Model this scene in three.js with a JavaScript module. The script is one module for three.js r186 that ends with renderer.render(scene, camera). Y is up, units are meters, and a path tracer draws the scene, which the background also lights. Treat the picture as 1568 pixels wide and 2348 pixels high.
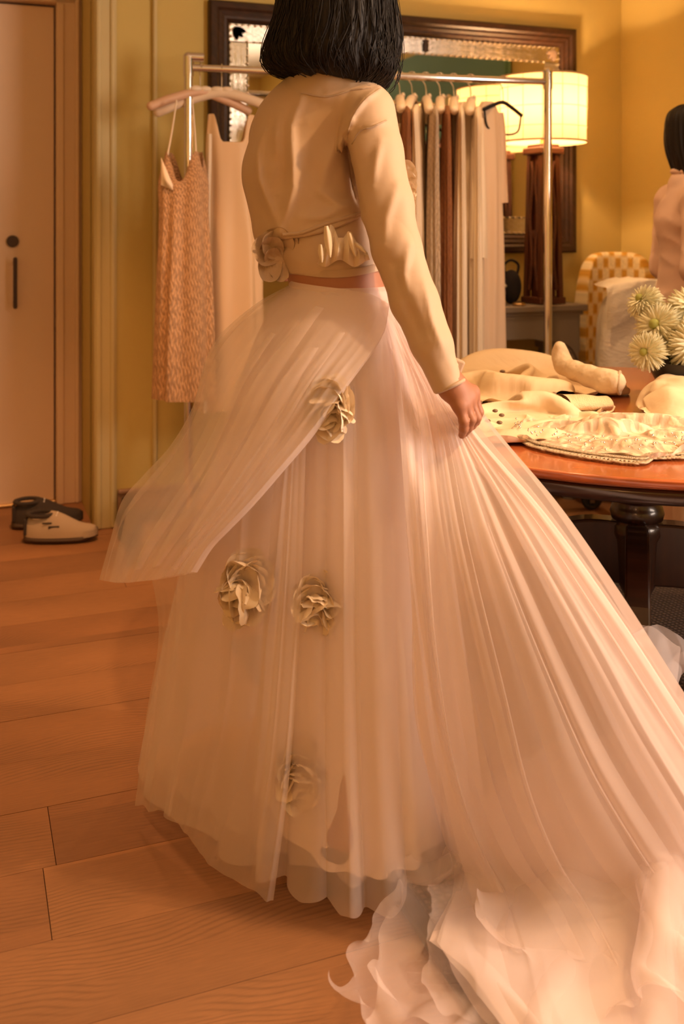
import * as THREE from 'three';
import { mergeGeometries, mergeVertices } from 'three/addons/utils/BufferGeometryUtils.js';
import { RoundedBoxGeometry } from 'three/addons/geometries/RoundedBoxGeometry.js';
import { ImprovedNoise } from 'three/addons/math/ImprovedNoise.js';
import { RectAreaLightUniformsLib } from 'three/addons/lights/RectAreaLightUniformsLib.js';

// ---------------------------------------------------------------- camera, light, exposure
const scene = new THREE.Scene();
const renderer = new THREE.WebGLRenderer({ antialias: true });
renderer.toneMapping = THREE.LinearToneMapping;
renderer.toneMappingExposure = 0.85;
renderer.shadowMap.enabled = true;
RectAreaLightUniformsLib.init();
scene.background = new THREE.Color(0.02, 0.016, 0.012);

// a level camera with a shifted lens: the horizon lies at row 520 of 2348
const FOC = 2300, CX = 784, HY = 520, EYE = 1.18;
const camera = new THREE.PerspectiveCamera(2 * Math.atan(1828 / FOC) * 180 / Math.PI, 1568 / 3656, 0.05, 40);
camera.setViewOffset(1568, 3656, 0, 1308, 1568, 2348);
camera.position.set(0, EYE, 0);
camera.lookAt(0, EYE, -1);
camera.focus = 2.05;
camera.userData.fStop = 2.4;

const WARM = new THREE.Color(1, 0.58, 0.27), AMBER = new THREE.Color(1, 0.46, 0.19), DAY = new THREE.Color(1, 0.79, 0.64);

// ---------------------------------------------------------------- helpers
const V3 = (x, y, z) => new THREE.Vector3(x, y, z);
const at = (px, py, d) => V3((px - CX) * d / FOC, EYE - (py - HY) * d / FOC, -d);   // a point seen at that place, d metres in front of the camera
const floorD = (py, h = 0) => (EYE - h) * FOC / (py - HY);                            // depth of a level surface at height h seen at row py
const TURN = 0.3633, CO = Math.cos(TURN), SI = Math.sin(TURN), CORNER = V3(1.337, 0, -4.8);
const room = (u, y, v) => V3(CORNER.x + u * CO + v * SI, y, CORNER.z - u * SI + v * CO);  // u along the mirror wall to the right, v out of it
const toRoom = (x, z) => [(x - CORNER.x) * CO - (z - CORNER.z) * SI, (x - CORNER.x) * SI + (z - CORNER.z) * CO];
function rng(seed) { let a = seed >>> 0; return () => { a = (a + 0x6d2b79f5) | 0; let t = Math.imul(a ^ (a >>> 15), 1 | a); t = (t + Math.imul(t ^ (t >>> 7), 61 | t)) ^ t; return ((t ^ (t >>> 14)) >>> 0) / 4294967296; }; }
const perlin = new ImprovedNoise();
const nz = (x, y = 0.37, z = 0.71) => perlin.noise(x + 31.7, y + 17.3, z + 5.9);
const fbm = (x, y, z, o = 3) => { let s = 0, a = 1, t = 0; for (let i = 0; i < o; i++) { s += a * nz(x, y, z); t += a; a *= 0.5; x *= 2.03; y *= 2.03; z *= 2.03; } return s / t; };
const lerp = (a, b, t) => a + (b - a) * t, clamp = (x, a = 0, b = 1) => Math.min(b, Math.max(a, x));
const smooth = (a, b, x) => { const t = clamp((x - a) / (b - a)); return t * t * (3 - 2 * t); };
const ridge = (x, y, z) => 1 - 2 * Math.abs(nz(x, y, z));

const taken = {};
function numbered(name) { const n = taken[name] = (taken[name] ?? -1) + 1; return n ? `${name}_${String(n).padStart(3, '0')}` : name; }
const shade = (o) => { o.castShadow = o.receiveShadow = true; return o; };
function thing(name, label, category, pos = [0, 0, 0], turn = 0, group) {
  const o = new THREE.Group(); o.name = numbered(name); o.position.set(...(pos.isVector3 ? pos.toArray() : pos)); o.rotation.y = turn;
  o.userData = { label, category }; if (group) o.userData.group = group; scene.add(o); return o;
}
function part(name, geo, mat, parent, label, kind) {
  const m = shade(new THREE.Mesh(Array.isArray(geo) ? merge(geo) : geo, mat)); m.name = name;
  if (label) m.userData.label = label; if (kind) m.userData.kind = kind; parent.add(m); return m;
}
function single(name, label, category, geo, mat, pos = [0, 0, 0], turn = 0, group) {
  const m = shade(new THREE.Mesh(Array.isArray(geo) ? merge(geo) : geo, mat)); m.name = numbered(name); m.position.set(...(pos.isVector3 ? pos.toArray() : pos)); m.rotation.y = turn;
  m.userData = { label, category }; if (group) m.userData.group = group; scene.add(m); return m;
}
function struct(name, pos = [0, 0, 0], turn = 0, label) {
  const o = new THREE.Group(); o.name = name; o.position.set(...(pos.isVector3 ? pos.toArray() : pos)); o.rotation.y = turn; o.userData = { kind: 'structure', label, category: name.split('_')[0] }; scene.add(o); return o;
}
function merge(list) {
  const l = list.map((g) => { let q = g.index ? g.toNonIndexed() : g; for (const k of Object.keys(q.attributes)) if (!['position', 'normal', 'uv'].includes(k)) q.deleteAttribute(k);
    if (!q.attributes.uv) q.setAttribute('uv', new THREE.Float32BufferAttribute(new Float32Array(q.attributes.position.count * 2), 2)); return q; });
  return mergeGeometries(l);
}
const mv = (g, x, y, z) => g.translate(x, y, z);
const box = (w, h, d, x = 0, y = 0, z = 0) => new THREE.BoxGeometry(w, h, d).translate(x, y, z);
const rbox = (w, h, d, r, x = 0, y = 0, z = 0, seg = 2) => new RoundedBoxGeometry(w, h, d, seg, Math.min(r, w / 2.01, h / 2.01, d / 2.01)).translate(x, y, z);
const cyl = (r0, r1, h, x = 0, y = 0, z = 0, seg = 24) => new THREE.CylinderGeometry(r0, r1, h, seg).translate(x, y, z);
const lathe = (pts, seg = 40) => new THREE.LatheGeometry(pts.map(([r, y]) => new THREE.Vector2(r, y)), seg);
const tube = (pts, r, seg = 24, rs = 8, closed = false) => new THREE.TubeGeometry(new THREE.CatmullRomCurve3(pts, closed), seg, r, rs, closed);
function rod(a, b, r, seg = 12) { const d = b.clone().sub(a), g = new THREE.CylinderGeometry(r, r, d.length(), seg); g.applyQuaternion(new THREE.Quaternion().setFromUnitVectors(V3(0, 1, 0), d.clone().normalize())); const m = a.clone().add(b).multiplyScalar(0.5); return g.translate(m.x, m.y, m.z); }

// a parametric sheet: f(u, v) -> point; uv in metres when given a size
function sheet(nu, nv, f, { closed = false, us = 1, vs = 1 } = {}) {
  const pos = new Float32Array((nu + 1) * (nv + 1) * 3), uv = new Float32Array((nu + 1) * (nv + 1) * 2), idx = [];
  for (let j = 0, k = 0; j <= nv; j++) for (let i = 0; i <= nu; i++, k++) { const p = f(closed && i === nu ? 0 : i / nu, j / nv); pos.set([p.x, p.y, p.z], k * 3); uv.set([i / nu * us, j / nv * vs], k * 2); }
  for (let j = 0; j < nv; j++) for (let i = 0; i < nu; i++) { const a = j * (nu + 1) + i, b = a + 1, c = a + nu + 1, d = c + 1; idx.push(a, c, b, b, c, d); }
  const g = new THREE.BufferGeometry(); g.setAttribute('position', new THREE.BufferAttribute(pos, 3)); g.setAttribute('uv', new THREE.BufferAttribute(uv, 2)); g.setIndex(idx); g.computeVertexNormals();
  if (closed) { const n = g.attributes.normal; for (let j = 0; j <= nv; j++) { const a = j * (nu + 1), b = a + nu, x = n.getX(a) + n.getX(b), y = n.getY(a) + n.getY(b), z = n.getZ(a) + n.getZ(b), l = Math.hypot(x, y, z) || 1; n.setXYZ(a, x / l, y / l, z / l); n.setXYZ(b, x / l, y / l, z / l); } }
  return g;
}
// a smooth surface through ribs: ribs[i] is a list of points; u runs across the ribs, v along them
function ribbed(ribs) {
  const curves = ribs.map((r) => new THREE.CatmullRomCurve3(r, false, 'centripetal'));
  const cache = new Map();
  return (u, v) => {
    const key = v; let row = cache.get(key);
    if (!row) { row = new THREE.CatmullRomCurve3(curves.map((c) => c.getPoint(clamp(v))), false, 'centripetal'); cache.set(key, row); }
    return row.getPoint(clamp(u));
  };
}
// surface nets: the mesh of a signed distance field, normals from its gradient
function nets(f, lo, hi, cell) {
  const n = [0, 1, 2].map((k) => Math.ceil((hi[k] - lo[k]) / cell) + 1), [nx, ny, nzz] = n, val = new Float32Array(nx * ny * nzz), id = new Int32Array(nx * ny * nzz).fill(-1);
  const I = (x, y, z) => x + nx * (y + ny * z);
  for (let z = 0; z < nzz; z++) for (let y = 0; y < ny; y++) for (let x = 0; x < nx; x++) val[I(x, y, z)] = f(lo[0] + x * cell, lo[1] + y * cell, lo[2] + z * cell);
  const pos = [], idx = [];
  const C = []; for (let i = 0; i < 8; i++) C.push([i & 1, (i >> 1) & 1, (i >> 2) & 1]);
  const E = []; for (let a = 0; a < 8; a++) for (let b = a + 1; b < 8; b++) { const d = a ^ b; if (d === 1 || d === 2 || d === 4) E.push([a, b]); }
  for (let z = 0; z < nzz - 1; z++) for (let y = 0; y < ny - 1; y++) for (let x = 0; x < nx - 1; x++) {
    let m = 0; const v = C.map(([a, b, c], i) => { const q = val[I(x + a, y + b, z + c)]; if (q < 0) m |= 1 << i; return q; });
    if (m === 0 || m === 255) continue;
    let sx = 0, sy = 0, sz = 0, k = 0;
    for (const [a, b] of E) { if ((v[a] < 0) === (v[b] < 0)) continue; const t = v[a] / (v[a] - v[b]); sx += lerp(C[a][0], C[b][0], t); sy += lerp(C[a][1], C[b][1], t); sz += lerp(C[a][2], C[b][2], t); k++; }
    id[I(x, y, z)] = pos.length / 3; pos.push(lo[0] + (x + sx / k) * cell, lo[1] + (y + sy / k) * cell, lo[2] + (z + sz / k) * cell);
  }
  const quad = (a, b, c, d, flip) => { if (a < 0 || b < 0 || c < 0 || d < 0) return; flip ? idx.push(a, c, b, a, d, c) : idx.push(a, b, c, a, c, d); };
  for (let z = 1; z < nzz - 1; z++) for (let y = 1; y < ny - 1; y++) for (let x = 1; x < nx - 1; x++) {
    const s = val[I(x, y, z)] < 0;
    if (s !== val[I(x + 1, y, z)] < 0) quad(id[I(x, y - 1, z - 1)], id[I(x, y, z - 1)], id[I(x, y, z)], id[I(x, y - 1, z)], !s);
    if (s !== val[I(x, y + 1, z)] < 0) quad(id[I(x - 1, y, z - 1)], id[I(x - 1, y, z)], id[I(x, y, z)], id[I(x, y, z - 1)], !s);
    if (s !== val[I(x, y, z + 1)] < 0) quad(id[I(x - 1, y - 1, z)], id[I(x, y - 1, z)], id[I(x, y, z)], id[I(x - 1, y, z)], !s);
  }
  const g = new THREE.BufferGeometry(); g.setAttribute('position', new THREE.Float32BufferAttribute(pos, 3)); g.setIndex(idx);
  const nor = new Float32Array(pos.length), e = cell * 0.5;
  for (let i = 0; i < pos.length; i += 3) { const [x, y, z] = [pos[i], pos[i + 1], pos[i + 2]]; const gx = f(x + e, y, z) - f(x - e, y, z), gy = f(x, y + e, z) - f(x, y - e, z), gz = f(x, y, z + e) - f(x, y, z - e), l = Math.hypot(gx, gy, gz) || 1; nor[i] = gx / l; nor[i + 1] = gy / l; nor[i + 2] = gz / l; }
  g.setAttribute('normal', new THREE.BufferAttribute(nor, 3));
  const uv = new Float32Array(pos.length / 3 * 2); for (let i = 0, j = 0; i < pos.length; i += 3, j += 2) { uv[j] = pos[i] + pos[i + 2] * 0.7; uv[j + 1] = pos[i + 1]; }
  g.setAttribute('uv', new THREE.BufferAttribute(uv, 2));
  return g;
}
// tapered capsule between a and b
function cap(a, b, ra, rb) { const dx = b.x - a.x, dy = b.y - a.y, dz = b.z - a.z, l2 = dx * dx + dy * dy + dz * dz || 1e-9; return (x, y, z) => { const t = clamp(((x - a.x) * dx + (y - a.y) * dy + (z - a.z) * dz) / l2); return Math.hypot(x - a.x - dx * t, y - a.y - dy * t, z - a.z - dz * t) - (ra + (rb - ra) * t); }; }
const smin = (a, b, k) => { const h = Math.max(k - Math.abs(a - b), 0) / k; return Math.min(a, b) - h * h * k * 0.25; };
const smax = (a, b, k) => -smin(-a, -b, k);
const chain = (pts) => { const c = []; for (let i = 0; i + 1 < pts.length; i++) c.push(cap(pts[i][0], pts[i + 1][0], pts[i][1], pts[i + 1][1])); return c; };
const union = (list, k) => (x, y, z) => { let d = 1e9; for (const f of list) d = smin(d, f(x, y, z), k); return d; };
const boundsOf = (pts, m) => { const lo = [1e9, 1e9, 1e9], hi = [-1e9, -1e9, -1e9]; for (const [p, r] of pts) [p.x, p.y, p.z].forEach((c, k) => { lo[k] = Math.min(lo[k], c - r - m); hi[k] = Math.max(hi[k], c + r + m); }); return [lo, hi]; };

// a piece of cloth settling: more cloth than the ground it covers, so that it buckles into folds. plan(i, j) is where it lies, excess how much longer it is
function drape(nx, ny, plan, { excess = 1.3, seed = 1, steps = 160, iters = 7, bend = 0.25, far = 0.05, wide = 0, soft = 2, floor = () => 0, fixed = () => false, start = 0.03, drop = 1 } = {}) {
  const N = nx * ny, p = new Float64Array(N * 3), q = new Float64Array(N * 3), inv = new Float32Array(N), px = new Float64Array(N), pz = new Float64Array(N);
  for (let j = 0; j < ny; j++) for (let i = 0; i < nx; i++) { const k = j * nx + i, a = plan(i / (nx - 1), j / (ny - 1)); px[k] = a.x; pz[k] = a.z; inv[k] = fixed(i, j) ? 0 : 1; p[k * 3] = a.x; p[k * 3 + 1] = a.y + floor(a.x, a.z) + start * (0.5 + 0.9 * nz(a.x * 8, seed, a.z * 8) + 0.35 * nz(a.x * 23, seed + 5, a.z * 23)); p[k * 3 + 2] = a.z; }
  q.set(p); const C = [];
  const add = (i, j, di, dj, st) => { const x = i + di, y = j + dj; if (x < 0 || x >= nx || y < 0 || y >= ny) return; const a = j * nx + i, b = y * nx + x; C.push([a, b, Math.hypot(px[a] - px[b], pz[a] - pz[b]) * excess, st]); };
  for (let j = 0; j < ny; j++) for (let i = 0; i < nx; i++) { add(i, j, 1, 0, 1); add(i, j, 0, 1, 1); add(i, j, 1, 1, 0.5); add(i, j, -1, 1, 0.5); add(i, j, 2, 0, bend); add(i, j, 0, 2, bend); if (far) { add(i, j, 4, 0, far); add(i, j, 0, 4, far); add(i, j, 3, 3, far); add(i, j, -3, 3, far); } if (wide && i % 2 === 0 && j % 2 === 0) { add(i, j, 8, 0, wide); add(i, j, 0, 8, wide); add(i, j, 6, 6, wide); add(i, j, -6, 6, wide); } }
  const g = 9.8 / 3600 * drop;
  for (let s = 0; s < steps; s++) {
    for (let k = 0; k < N; k++) { const o = k * 3; for (let c = 0; c < 3; c++) { const v = (p[o + c] - q[o + c]) * 0.93; q[o + c] = p[o + c]; if (inv[k] || c === 1) p[o + c] += v; } p[o + 1] -= inv[k] ? g : 0; }
    for (let it = 0; it < iters; it++) for (const [a, b, L, st] of C) { const A = a * 3, B = b * 3, dx = p[B] - p[A], dy = p[B + 1] - p[A + 1], dz = p[B + 2] - p[A + 2], d = Math.sqrt(dx * dx + dy * dy + dz * dz) || 1e-6, w = inv[a] + inv[b]; if (!w) continue; const m = (d - L) / d * st / w; if (inv[a]) { p[A] += dx * m; p[A + 1] += dy * m; p[A + 2] += dz * m; } if (inv[b]) { p[B] -= dx * m; p[B + 1] -= dy * m; p[B + 2] -= dz * m; } }
    for (let k = 0; k < N; k++) { const o = k * 3, f = floor(p[o], p[o + 2]); if (p[o + 1] < f) { p[o + 1] = f; q[o + 1] = f; q[o] = lerp(q[o], p[o], 0.6); q[o + 2] = lerp(q[o + 2], p[o + 2], 0.6); } }
  }
  for (let s = 0; s < soft; s++) { const o = p.slice(); for (let j = 1; j < ny - 1; j++) for (let i = 1; i < nx - 1; i++) { const k = (j * nx + i) * 3; for (let c = 0; c < 3; c++) p[k + c] = 0.5 * o[k + c] + 0.125 * (o[k - 3 + c] + o[k + 3 + c] + o[k - nx * 3 + c] + o[k + nx * 3 + c]); } }
  const cub = (a, b, c, d, t) => b + 0.5 * t * (c - a + t * (2 * a - 5 * b + 4 * c - d + t * (3 * (b - c) + d - a))), P = (i, j, c) => p[(clamp(j, 0, ny - 1) * nx + clamp(i, 0, nx - 1)) * 3 + c];
  return (u, v) => { const x = u * (nx - 1), y = v * (ny - 1), i = Math.min(Math.floor(x), nx - 2), j = Math.min(Math.floor(y), ny - 2), s = x - i, t = y - j, o = [0, 1, 2].map((c) => { const r = [-1, 0, 1, 2].map((k) => cub(P(i - 1, j + k, c), P(i, j + k, c), P(i + 1, j + k, c), P(i + 2, j + k, c), s)); return cub(r[0], r[1], r[2], r[3], t); }); return V3(o[0], o[1], o[2]); };
}

// ---------------------------------------------------------------- materials
const lin = (r, g, b) => new THREE.Color().setRGB(r, g, b);
function dataTex(w, h, f, srgb = true, rep = [1, 1]) {
  const d = new Uint8Array(w * h * 4);
  for (let y = 0, k = 0; y < h; y++) for (let x = 0; x < w; x++, k += 4) { const c = f(x / w, y / h); d[k] = clamp(c[0], 0, 255); d[k + 1] = clamp(c[1], 0, 255); d[k + 2] = clamp(c[2], 0, 255); d[k + 3] = 255; }
  const t = new THREE.DataTexture(d, w, h, THREE.RGBAFormat); t.wrapS = t.wrapT = THREE.RepeatWrapping; t.magFilter = THREE.LinearFilter; t.minFilter = THREE.LinearMipmapLinearFilter; t.generateMipmaps = true; if (srgb) t.colorSpace = THREE.SRGBColorSpace; t.repeat.set(...rep); t.needsUpdate = true; return t;
}
const wrapN = (u, v, s, o = 3) => { // tileable noise from a torus
  const a = u * Math.PI * 2, b = v * Math.PI * 2; return fbm(Math.cos(a) * s, Math.sin(a) * s + Math.cos(b) * s * 1.3, Math.sin(b) * s, o);
};
const std = (o) => new THREE.MeshPhysicalMaterial({ roughness: 0.7, side: THREE.DoubleSide, ...o });
const plasterT = dataTex(256, 256, (u, v) => { const n = 128 + 90 * wrapN(u, v, 5, 4) ; return [n, n, n]; }, false, [2, 2]);
const weaveT = dataTex(128, 128, (u, v) => { const a = Math.sin(u * Math.PI * 2 * 16), b = Math.sin(v * Math.PI * 2 * 16), n = 128 + 60 * ((Math.floor(u * 32) + Math.floor(v * 32)) % 2 ? a : b); return [n, n, n]; }, false, [12, 12]);
const crinkleT = dataTex(256, 256, (u, v) => { const n = 128 + 120 * wrapN(u, v, 2.2, 5); return [n, n, n]; }, false, [3, 3]);
const oakGrain = (u, v) => { // cathedral lines in some boards, fine pores in all
  const a = u * 6.283, cu = Math.cos(a), su = Math.sin(a), w = nz(cu * 0.7, v * 2.2, su * 0.7), c = Math.abs(v - 0.5 + 0.22 * nz(cu * 0.8, 2, su * 0.8));
  const s = 0.5 + 0.5 * Math.sin((c * 96 + w * 9 + 1.6 * nz(cu * 3, v * 9, su * 3)) * 3.1416);
  return [Math.pow(s, 3), nz(cu * 10, v * 170, su * 10), w, smooth(-0.25, 0.3, nz(cu * 1.2, v * 3, su * 1.2 + 4))]; };
const oakT = dataTex(1024, 512, (u, v) => { const [l, f, w, m] = oakGrain(u, v), k = 1 - 0.12 * l * m + 0.06 * f + 0.12 * w; return [168 * k, 124 * k, 86 * k]; }, true);
const oakB = dataTex(1024, 512, (u, v) => { const [l, f, w, m] = oakGrain(u, v), n = 150 - 60 * l * m + 35 * f; return [n, n, n]; }, false);
const mahogT = dataTex(512, 512, (u, v) => { const n = wrapN(u * 1, v * 1, 1.4, 3), f = nz(u * 14, v * 120, 3) * 0.5 + nz(u * 30, v * 8, 7) * 0.3, k = 1 + 0.22 * n + 0.16 * f; return [168 * k, 88 * k, 44 * k]; }, true);
const darkT = dataTex(256, 256, (u, v) => { const f = nz(u * 60, v * 5, 3) * 0.5 + wrapN(u, v, 2, 3) * 0.5, k = 1 + 0.5 * f; return [84 * k, 54 * k, 36 * k]; }, true);
const rugT = dataTex(256, 256, (u, v) => { const c = Math.floor(u * 16), r = Math.floor(v * 16), fu = u * 16 % 1, fv = v * 16 % 1, over = (c + r) % 2, e = Math.sin(Math.PI * fu) * Math.sin(Math.PI * fv), s = over ? Math.sin(fu * 18.8) : Math.sin(fv * 18.8); const k = 0.35 + 0.65 * e * (0.8 + 0.2 * s) + 0.1 * nz(u * 30, v * 30); return [134 * k, 112 * k, 102 * k]; }, true);
const rugB = dataTex(256, 256, (u, v) => { const fu = u * 16 % 1, fv = v * 16 % 1, n = 255 * Math.sin(Math.PI * fu) * Math.sin(Math.PI * fv); return [n, n, n]; }, false);
const laceT = dataTex(256, 256, (u, v) => { const x = u * 6.283, y = v * 6.283, f = Math.sin(x * 5 + Math.sin(y * 4)) * Math.sin(y * 5 + Math.sin(x * 4)) + 0.7 * wrapN(u, v, 3, 3); const k = f > 0.12 ? 1 : f > -0.05 ? 0.93 : 0.84; return [228 * k, 202 * k, 172 * k]; }, true, [5, 5]);
const laceB = dataTex(256, 256, (u, v) => { const x = u * 6.283, y = v * 6.283, f = Math.sin(x * 5 + Math.sin(y * 4)) * Math.sin(y * 5 + Math.sin(x * 4)) + 0.7 * wrapN(u, v, 3, 3); const n = 128 + 110 * clamp(f, -1, 1); return [n, n, n]; }, false, [5, 5]);
const M = {
  wall: std({ color: lin(0.62, 0.485, 0.165), roughness: 0.85, bumpMap: plasterT, bumpScale: 0.0012 }),
  ceiling: std({ color: lin(0.72, 0.66, 0.52), roughness: 0.9 }),
  paint: std({ color: lin(0.78, 0.58, 0.42), roughness: 0.45 }),
  trim: std({ color: lin(0.6, 0.5, 0.25), roughness: 0.5 }),
  base: std({ color: lin(0.3, 0.17, 0.1), roughness: 0.5 }),
  oak: [0, 1, 2, 3].map((k) => { const t = oakT.clone(), b = oakB.clone(); for (const q of [t, b]) { q.offset.set(k * 0.23, k * 0.31); q.needsUpdate = true; } return std({ color: lin(...[[0.74, 0.66, 0.58], [0.86, 0.77, 0.67], [0.66, 0.57, 0.5], [0.8, 0.72, 0.64]][k]), map: t, bumpMap: b, bumpScale: 0.0005, roughness: 0.55 }); }),
  subfloor: std({ color: lin(0.05, 0.035, 0.025), roughness: 0.9 }),
  rug: std({ map: rugT, bumpMap: rugB, bumpScale: 0.004, roughness: 0.95, color: lin(1.0, 0.98, 1.0) }),
  mahogany: std({ map: mahogT, roughness: 0.25, clearcoat: 0.6, clearcoatRoughness: 0.12 }),
  darkwood: std({ map: darkT, roughness: 0.3, clearcoat: 0.5, clearcoatRoughness: 0.1, color: lin(0.32, 0.26, 0.24) }),
  carved: std({ map: darkT, roughness: 0.5, color: lin(0.9, 0.62, 0.5) }),
  frame: std({ map: darkT, roughness: 0.45, color: lin(0.4, 0.34, 0.28) }),
  mirror: std({ color: lin(0.84, 0.83, 0.8), metalness: 1, roughness: 0.02 }),
  antique: std({ color: lin(0.78, 0.74, 0.66), metalness: 1, roughness: 0.12, bumpMap: crinkleT, bumpScale: 0.0012 }),
  bead: std({ color: lin(0.9, 0.85, 0.75), metalness: 1, roughness: 0.12 }),
  chrome: std({ color: lin(0.78, 0.74, 0.72), metalness: 1, roughness: 0.12 }),
  steel: std({ color: lin(0.3, 0.26, 0.23), metalness: 1, roughness: 0.4 }),
  bronze: std({ color: lin(0.06, 0.035, 0.025), metalness: 0.3, roughness: 0.5 }),
  black: std({ color: lin(0.012, 0.01, 0.01), roughness: 0.5 }),
  blackVelvet: std({ color: lin(0.01, 0.009, 0.012), roughness: 0.95, sheen: 0.3, sheenColor: lin(0.1, 0.1, 0.12) }),
  rubber: std({ color: lin(0.02, 0.018, 0.017), roughness: 0.7 }),
  greyPaint: std({ color: lin(0.2, 0.165, 0.13), roughness: 0.6 }),
  skin: std({ color: lin(0.36, 0.15, 0.082), roughness: 0.55 }),
  skin2: std({ color: lin(0.45, 0.2, 0.12), roughness: 0.55 }),
  hair: std({ color: lin(0.009, 0.0055, 0.004), roughness: 0.55, specularIntensity: 0.6 }),
  hair2: std({ color: lin(0.01, 0.006, 0.004), roughness: 0.6, specularIntensity: 0.6 }),
  satin: std({ color: lin(0.53, 0.385, 0.27), roughness: 0.58, specularIntensity: 0.6, sheen: 0.2, sheenColor: lin(0.8, 0.7, 0.55), bumpMap: crinkleT, bumpScale: 0.0006 }),
  satinSkirt: std({ color: lin(0.86, 0.76, 0.7), roughness: 0.75 }),
  petal: std({ color: lin(0.82, 0.68, 0.5), roughness: 0.75, transmission: 0.2 }),
  tulle: std({ color: lin(0.95, 0.82, 0.78), roughness: 1, transmission: 0.25, transparent: true, opacity: 0.38, specularIntensity: 0.1 }),
  tulleFine: std({ color: lin(0.95, 0.82, 0.78), roughness: 1, transmission: 0.25, transparent: true, opacity: 0.3, specularIntensity: 0.1 }),
  tulleTrain: std({ color: lin(0.95, 0.82, 0.78), roughness: 1, transmission: 0.25, transparent: true, opacity: 0.25, specularIntensity: 0.1 }),
  tulleDense: std({ color: lin(0.95, 0.82, 0.78), roughness: 1, transmission: 0.25, transparent: true, opacity: 0.55, specularIntensity: 0.1 }),
  cotton: std({ color: lin(0.74, 0.55, 0.33), roughness: 0.85, bumpMap: crinkleT, bumpScale: 0.003 }),
  cottonPale: std({ color: lin(0.76, 0.6, 0.4), roughness: 0.85, bumpMap: crinkleT, bumpScale: 0.002 }),
  lace: std({ map: laceT, bumpMap: laceB, bumpScale: 0.003, roughness: 0.75 }),
  leafDark: std({ color: lin(0.22, 0.15, 0.11), roughness: 0.5 }),
  laceRose: std({ map: laceT, bumpMap: laceB, bumpScale: 0.003, roughness: 0.75, color: lin(0.85, 0.66, 0.5) }),
  copperLace: std({ map: laceT, bumpMap: laceB, bumpScale: 0.002, roughness: 0.6, color: lin(0.5, 0.25, 0.12) }),
  button: std({ color: lin(0.16, 0.09, 0.05), roughness: 0.4 }),
  silk: std({ color: lin(0.85, 0.7, 0.52), roughness: 0.38, sheen: 0.3, sheenColor: lin(1, 0.9, 0.8) }),
  rose: std({ color: lin(0.72, 0.46, 0.3), roughness: 0.45 }),
  padded: std({ color: lin(0.85, 0.68, 0.5), roughness: 0.5, sheen: 0.3, sheenColor: lin(1, 0.9, 0.8) }),
  mum: std({ color: lin(0.8, 0.76, 0.5), roughness: 0.7, transmission: 0.15 }),
  mumGreen: std({ color: lin(0.35, 0.36, 0.08), roughness: 0.7 }),
  stem: std({ color: lin(0.1, 0.15, 0.03), roughness: 0.7 }),
  bowl: std({ color: lin(0.02, 0.016, 0.013), roughness: 0.4 }),
  paper: std({ color: lin(0.86, 0.8, 0.7), roughness: 0.7, bumpMap: crinkleT, bumpScale: 0.004 }),
  suede: std({ color: lin(0.5, 0.38, 0.26), roughness: 0.9, bumpMap: plasterT, bumpScale: 0.001 }),
  suedeDark: std({ color: lin(0.05, 0.035, 0.025), roughness: 0.9 }),
  gum: std({ color: lin(0.08, 0.045, 0.025), roughness: 0.7 }),
  plum: std({ color: lin(0.035, 0.02, 0.05), roughness: 0.5 }),
  white: std({ color: lin(0.8, 0.76, 0.7), roughness: 0.6 }),
  orange: std({ color: lin(0.8, 0.3, 0.02), roughness: 0.5 }),
  teal: std({ color: lin(0.11, 0.25, 0.2), roughness: 0.7 }),
  pink: std({ color: lin(0.5, 0.25, 0.2), roughness: 0.7 }),
  brass: std({ color: lin(0.7, 0.5, 0.25), metalness: 1, roughness: 0.3 }),
};
// ---------------------------------------------------------------- the room
const U0 = -4.6, V1 = 6.2, HC = 2.75, SET = -0.42, UC = -2.469;   // left wall, wall behind the camera, ceiling, set-back door wall, corner of the step
{
  const floor = struct('floor', CORNER, TURN, 'wide oak plank floor');
  part('subfloor', box(-U0 + 0.4, 0.04, V1 - SET + 0.4, U0 / 2, -0.04, (V1 + SET) / 2), M.subfloor, floor);
  const r = rng(5), W = 0.2, geoms = {};
  for (let k = -13; k < 21; k++) {
    const v0 = 2.09 + k * W; if (v0 + W < SET || v0 > V1) continue;
    let u = U0 - 0.6 * r() - (k & 1 ? 0.9 : 0); const cuts = [];
    const target = k === -1 ? -2.79 : null;
    while (u < 0) { let L = 1.5 + Math.round(r() * 3) * 0.35; if (target !== null && u < target && u + L > target - 0.8) L = target - u; const a = Math.max(u, U0), b = Math.min(u + L, 0.0); if (b - a > 0.05) cuts.push([a, b]); u += L; }
    for (const [a, b] of cuts) {
      const w = b - a - 0.0014, key = w.toFixed(3);
      if (!geoms[key]) { const g = box(w, 0.018, W - 0.0014); const uv = g.attributes.uv, p = g.attributes.position; for (let i = 0; i < uv.count; i++) uv.setXY(i, p.getX(i) / 2.2, p.getZ(i) / W * 0.42 + 0.5); geoms[key] = g; }
      const m = part('plank', geoms[key], M.oak[Math.floor(r() * 4)], floor); m.position.set((a + b) / 2, -0.009 - 0.0006 * r(), v0 + W / 2); m.rotation.y = r() < 0.5 ? Math.PI : 0;
    }
  }
}
const wallAt = (name, u0, v0, u1, v1, h, th, label, mat = M.wall) => {  // a wall from (u0,v0) to (u1,v1), its room face on that line, thickness to the right of the direction
  const a = room(u0, 0, v0), b = room(u1, 0, v1), L = a.distanceTo(b), w = struct(name, a, Math.atan2(-(b.z - a.z), b.x - a.x), label); w.userData.len = L;
  part('wall_face', box(L, h, th, L / 2, h / 2, -th / 2), mat, w); return w;
};
const wallBack = wallAt('wall_back', UC, 0, 0.12, 0, HC, 0.12, 'ochre yellow plaster wall behind the mirror');
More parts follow.
